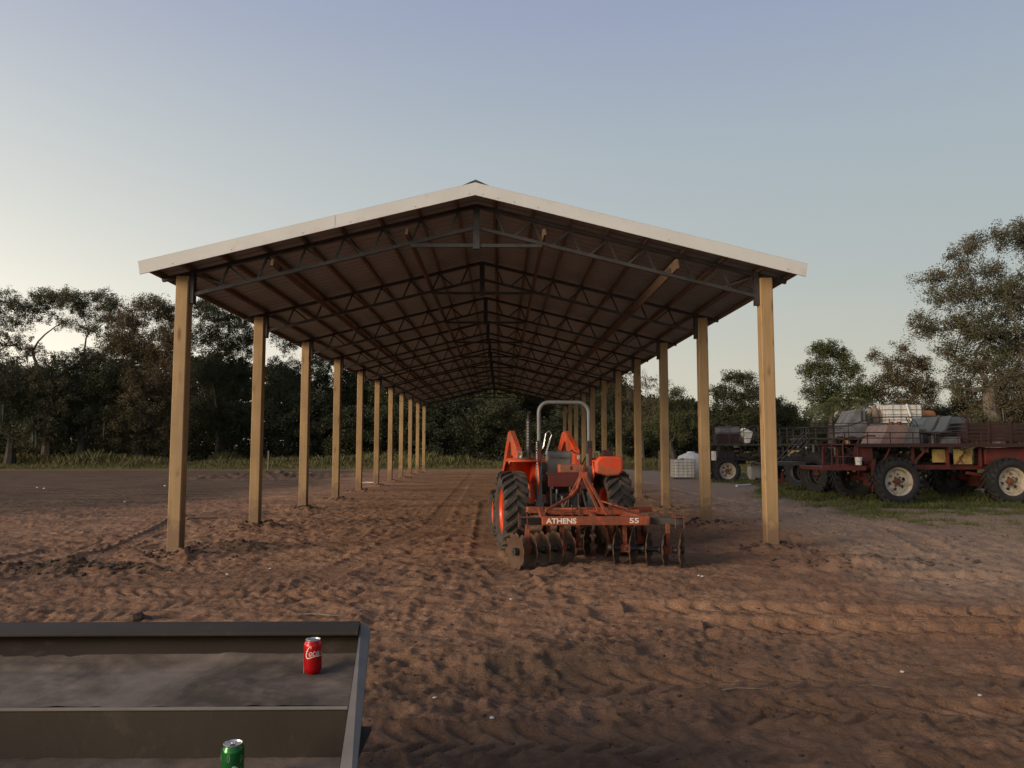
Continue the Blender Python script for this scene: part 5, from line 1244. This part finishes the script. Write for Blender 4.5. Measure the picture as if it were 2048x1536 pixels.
# palm
pb = at(1700, 900, 42); palm = thing('palm_tree', 'cabbage palm with an orange-brown booted trunk left of the grey windscreen box', 'palm', (pb.x, pb.y, 0))
pt = MB(); H_ = at(1700, 818, 42).z
pt.tube([(0, 0, -.1), (0, 0, H_ * .55), (.04, 0, H_ * .7)], [.2, .18, .24], 12)
prg = random.Random(3)
for k in range(90):
    a = prg.uniform(0, 6.28); z = prg.uniform(H_ * .3, H_ * .98); r0 = .2; pt.bar((r0 * math.cos(a) * .8, r0 * math.sin(a) * .8, z - .1), (1.6 * r0 * math.cos(a), 1.6 * r0 * math.sin(a), z + .16), .07, .03)
obj('trunk', pt, M['dead_palm'], palm, fix=False)
for k in range(34):
    a = prg.uniform(0, 6.28); el = prg.uniform(-.15, 1.2); L = prg.uniform(1.3, 2.3) * (1.0 if el > .4 else 1.15); fr_ = MB()
    if k < 3: a = R(180 + 14 * (k - 1)); el = .5; L = 2.9
    pts = []
    for q_ in range(7):
        f = q_ / 6; rr_ = L * f * math.cos(el) * (1 - .1 * f); zz = L * f * math.sin(el) - .55 * L * f ** 2.2
        pts.append(Vector((rr_ * math.cos(a), rr_ * math.sin(a), H_ + zz)))
    fr_.tube(pts, .02, 5, .006)
    sd_ = Vector((-math.sin(a), math.cos(a), 0))
    for q_ in range(26):
        f = .35 + .65 * q_ / 26; i0 = min(int(f * 6), 5); p_ = pts[i0].lerp(pts[i0 + 1], f * 6 - i0); tn = (pts[i0 + 1] - pts[i0]).normalized()
        for s in (-1, 1):
            ll = .55 * math.sin(math.pi * min(1, (1.15 - f) * 1.2)) + .12; tip = p_ + sd_ * (s * ll * .75) + tn * (ll * .55) + Vector((0, 0, -.55 * ll + prg.uniform(-.06, .06)))
            wv = tn * .015; fr_.add([p_ - wv, p_ + wv, tip], [(0, 1, 2)])
    obj('frond', fr_, M['leaf_palm'], palm, fix=False)

# ---------------------------------------------------------------- far woods (one mass) and the weeds in front of them
def band(name, label, kind_cat, xs, n, y0, y1, zfun, per, size, leaf, cr=(.6, 1.1)):
    x = nrg.uniform(xs[0], xs[1], n); y_ = nrg.uniform(y0, y1, n); z = nrg.random(n) ** .8 * zfun(x)
    r_ = nrg.uniform(cr[0], cr[1], n); me = leaf_mesh(name, np.stack([x, y_, z, r_, r_ * .8], 1), per, size, M[leaf])
    o_ = obj(name, me, None, None); tag(o_, label, kind_cat, kind='stuff'); return o_
def ztop(x):
    px = 1001 + x / 84 * FPX
    t_ = np.interp(px, [-400, 0, 240, 500, 620, 1230, 1300, 1400, 1560, 1620, 1740, 1900, 2400], [720, 730, 700, 700, 740, 735, 800, 815, 815, 850, 830, 820, 700])
    return (1.57 + (893 - t_) / FPX * 84) * (.75 + .3 * vn(x * .25, x * 0 + 3, 7))
band('woodland', 'dark woods massed behind the single trees all along the yard', 'woods', (-90, 85), 9000, 80, 92, ztop, 40, .3, 'leaf_dark')
band('undergrowth', 'dark undergrowth at the foot of the tree line', 'undergrowth', (-72, 66), 5000, 66, 76, lambda x: 3.6 + 3.0 * vn(x * .3, x * 0, 5), 34, .2, 'leaf_dark', (.5, .9))
def blades(name, label, x, y_, h, wd, leafm, lean=.35, z=None):
    n = len(x); a = nrg.uniform(0, 2 * np.pi, n); ux, uy = np.cos(a), np.sin(a); b = nrg.uniform(0, 2 * np.pi, n); l = h * nrg.uniform(.1, lean * 2, n)
    z0 = ground_h(x, y_) - .01 if z is None else z
    p0 = np.stack([x - ux * wd, y_ - uy * wd, z0], 1); p1 = np.stack([x + ux * wd, y_ + uy * wd, z0], 1)
    mx_ = np.stack([x + np.cos(b) * l * .35 + ux * wd * .7, y_ + np.sin(b) * l * .35 + uy * wd * .7, z0 + h * .6], 1)
    tp = np.stack([x + np.cos(b) * l, y_ + np.sin(b) * l, z0 + h], 1)
    V = np.stack([p0, p1, mx_, tp], 1).reshape(-1, 3)
    me = np_mesh(name, V, np.arange(n * 4).reshape(n, 4), False); me.materials.append(M[leafm])
    o_ = obj(name, me, None, None); tag(o_, label, 'grass', kind='stuff'); return o_
n = 170000
x = nrg.uniform(-62, 60, n); y_ = 53 + 13 * nrg.random(n) ** 1.0; pt_ = vn(x * .35, y_ * .5, 301)
hh_ = (.18 + 1.5 * pt_ ** 1.5 * sstep(53, 60, y_)) * nrg.uniform(.4, 1.15, n)
k_ = nrg.random(n) < sstep(50, 56, y_ + 3 * vn(x * .2, y_ * .2, 4)) ; x, y_, hh_ = x[k_], y_[k_], hh_[k_]
blades('tall_weeds', 'tall yellow-green weeds along the foot of the far trees', x, y_, hh_ * .8, .016, 'grass_tall', .3)
def grass_w(x, y_):
    wob_ = 3.0 * fbm(x * .25, y_ * .25, 4, 101) + .8 * fbm(x * 1.5, y_ * 1.5, 3, 107)
    er_ = 9.0 + np.interp(y_, [0, 6, 9, 12, 16, 22, 30, 45, 60], [8, 5.0, 1.6, -.1, -1.2, -1.0, 0, 0, -3])
    gr_ = sstep(0, 1.1, x - er_ + wob_ * 1.1) * sstep(8.0, 11, y_ + wob_)
    pt2 = sstep(.50, .66, vn(x * .9, y_ * .9, 121) * .6 + vn(x * 3.3, y_ * 3.3, 123) * .4)
    return gr_ * (.04 + .96 * pt2), gr_
n = 420000
y_ = 8.5 + 44 * nrg.random(n) ** 1.6; x = nrg.uniform(.12, .95, n) * y_ + 1; gw, gf = grass_w(x, y_); k_ = nrg.random(n) < gw; x, y_ = x[k_], y_[k_]
hh_ = nrg.uniform(.03, .09, len(x)) * (1 + 1.0 * sstep(18, 22, y_))
blades('short_grass', 'short green grass in patches around the buggies at the right', x, y_, hh_, .006, 'grass_short')
n = 26000
y_ = nrg.uniform(19.2, 30, n); x = nrg.uniform(8.5, 20, n); gw, gf = grass_w(x, y_); pt_ = vn(x * 1.3, y_ * 1.3, 331); k_ = (nrg.random(n) < gf) & (pt_ > .52); x, y_, pt_ = x[k_], y_[k_], pt_[k_]
blades('rank_grass', 'longer green grass growing up round the buggy tyres', x, y_, .10 + .3 * (pt_ - .52) * nrg.uniform(.5, 1.5, len(x)), .009, 'grass_short')

# ---------------------------------------------------------------- small stuff on the ground
def stick(px, py, L, r, rz, label, m_='fencewood', cat='stick'):
    d = CM @ Vector(((px - 1024) / FPX, -(py - 768) / FPX, -1)); k = -1.57 / d.z; x_, yy_ = d.x * k, d.y * k; z = gh(x_, yy_)
    c_, s_ = math.cos(rz), math.sin(rz)
    o_ = MB().tube([(-L / 2, 0, .0), (-L * .15, L * .05, r * 1.2), (L * .2, -L * .03, r), (L / 2, L * .02, 0)], [r, r * .9, r * .8, r * .5], 6)
    o2 = obj('stick', o_, M[m_], None, loc=(x_, yy_, z + r), rot=(0, 0, rz)); tag(o2, label, cat); return o2
stick(410, 1038, .75, .02, .1, 'dark stick lying between the two front left posts', 'bark')
stick(1490, 1378, .3, .006, .05, 'thin dry stick on the churned soil at lower right', 'fencewood')
stick(1760, 1370, .26, .004, -.3, 'dry straw stalk on the soil at lower right', 'fencewood')
stick(1205, 1210, .2, .008, .3, 'splinter of wood lying in front of the harrow', 'fencewood')
stick(740, 968, .9, .03, .05, 'pale board scrap lying by the fifth left post', 'litter', 'board')
stick(640, 1232, .5, .012, -.1, 'weathered slat just beyond the bucket lip', 'fencewood', 'slat')
rk = MB(); d_ = CM @ Vector(((272 - 1024) / FPX, -(1238 - 768) / FPX, -1)); k = -1.57 / d_.z; rx_, ry_ = d_.x * k, d_.y * k
rock(rk, (0, 0, .02), .085, random.Random(2), .6); rock(rk, (.08, .04, .01), .05, random.Random(3), .6)
ro = obj('dirt_lump', rk, M['soil'], None, fix=False, loc=(rx_, ry_, gh(rx_, ry_))); tag(ro, 'dark lump of soil just beyond the bucket lip', 'dirt lump')
li = MB(); lr = random.Random(12)
for (px, py) in ((1398, 1158), (1405, 1160), (1945, 1232), (1805, 1343), (1960, 1396), (984, 1453), (870, 1394), (75, 978), (88, 980), (250, 1004), (330, 974), (883, 936), (890, 934), (914, 934), (947, 933), (455, 1148), (1022, 1202), (1140, 1277), (540, 1135), (620, 946)):
    d_ = CM @ Vector(((px - 1024) / FPX, -(py - 768) / FPX, -1)); k = -1.57 / d_.z; x_, yy_ = d_.x * k, d_.y * k
    rock(li, (x_, yy_, gh(x_, yy_) + .012), .0016 * yy_ + .008, lr, .5)
o_ = obj('litter', li, M['litter'], None, fix=False); tag(o_, 'tiny pale bits of litter and stone dotted over the yard', 'litter', kind='stuff')
# fence posts in the weeds
fp = None
for px, Y_, h, lb_ in ((537, 52, 1.25, 'thin weathered fence post in the weeds right of the second left post'), (1318, 50, 1.25, 'weathered fence post in the weeds left of the round white tank'), (1212, 55, 1.1, 'weathered fence post in the weeds behind the tractor')):
    v_ = at(px, 900, Y_); o_ = obj('fence_post', MB().tube([(0, 0, 0), (.02, 0, h * .6), (.01, 0, h)], .055, 8), M['fencewood'], None, loc=(v_.x, v_.y, 0)); tag(o_, lb_, 'fence post', 'fence posts in the weeds')
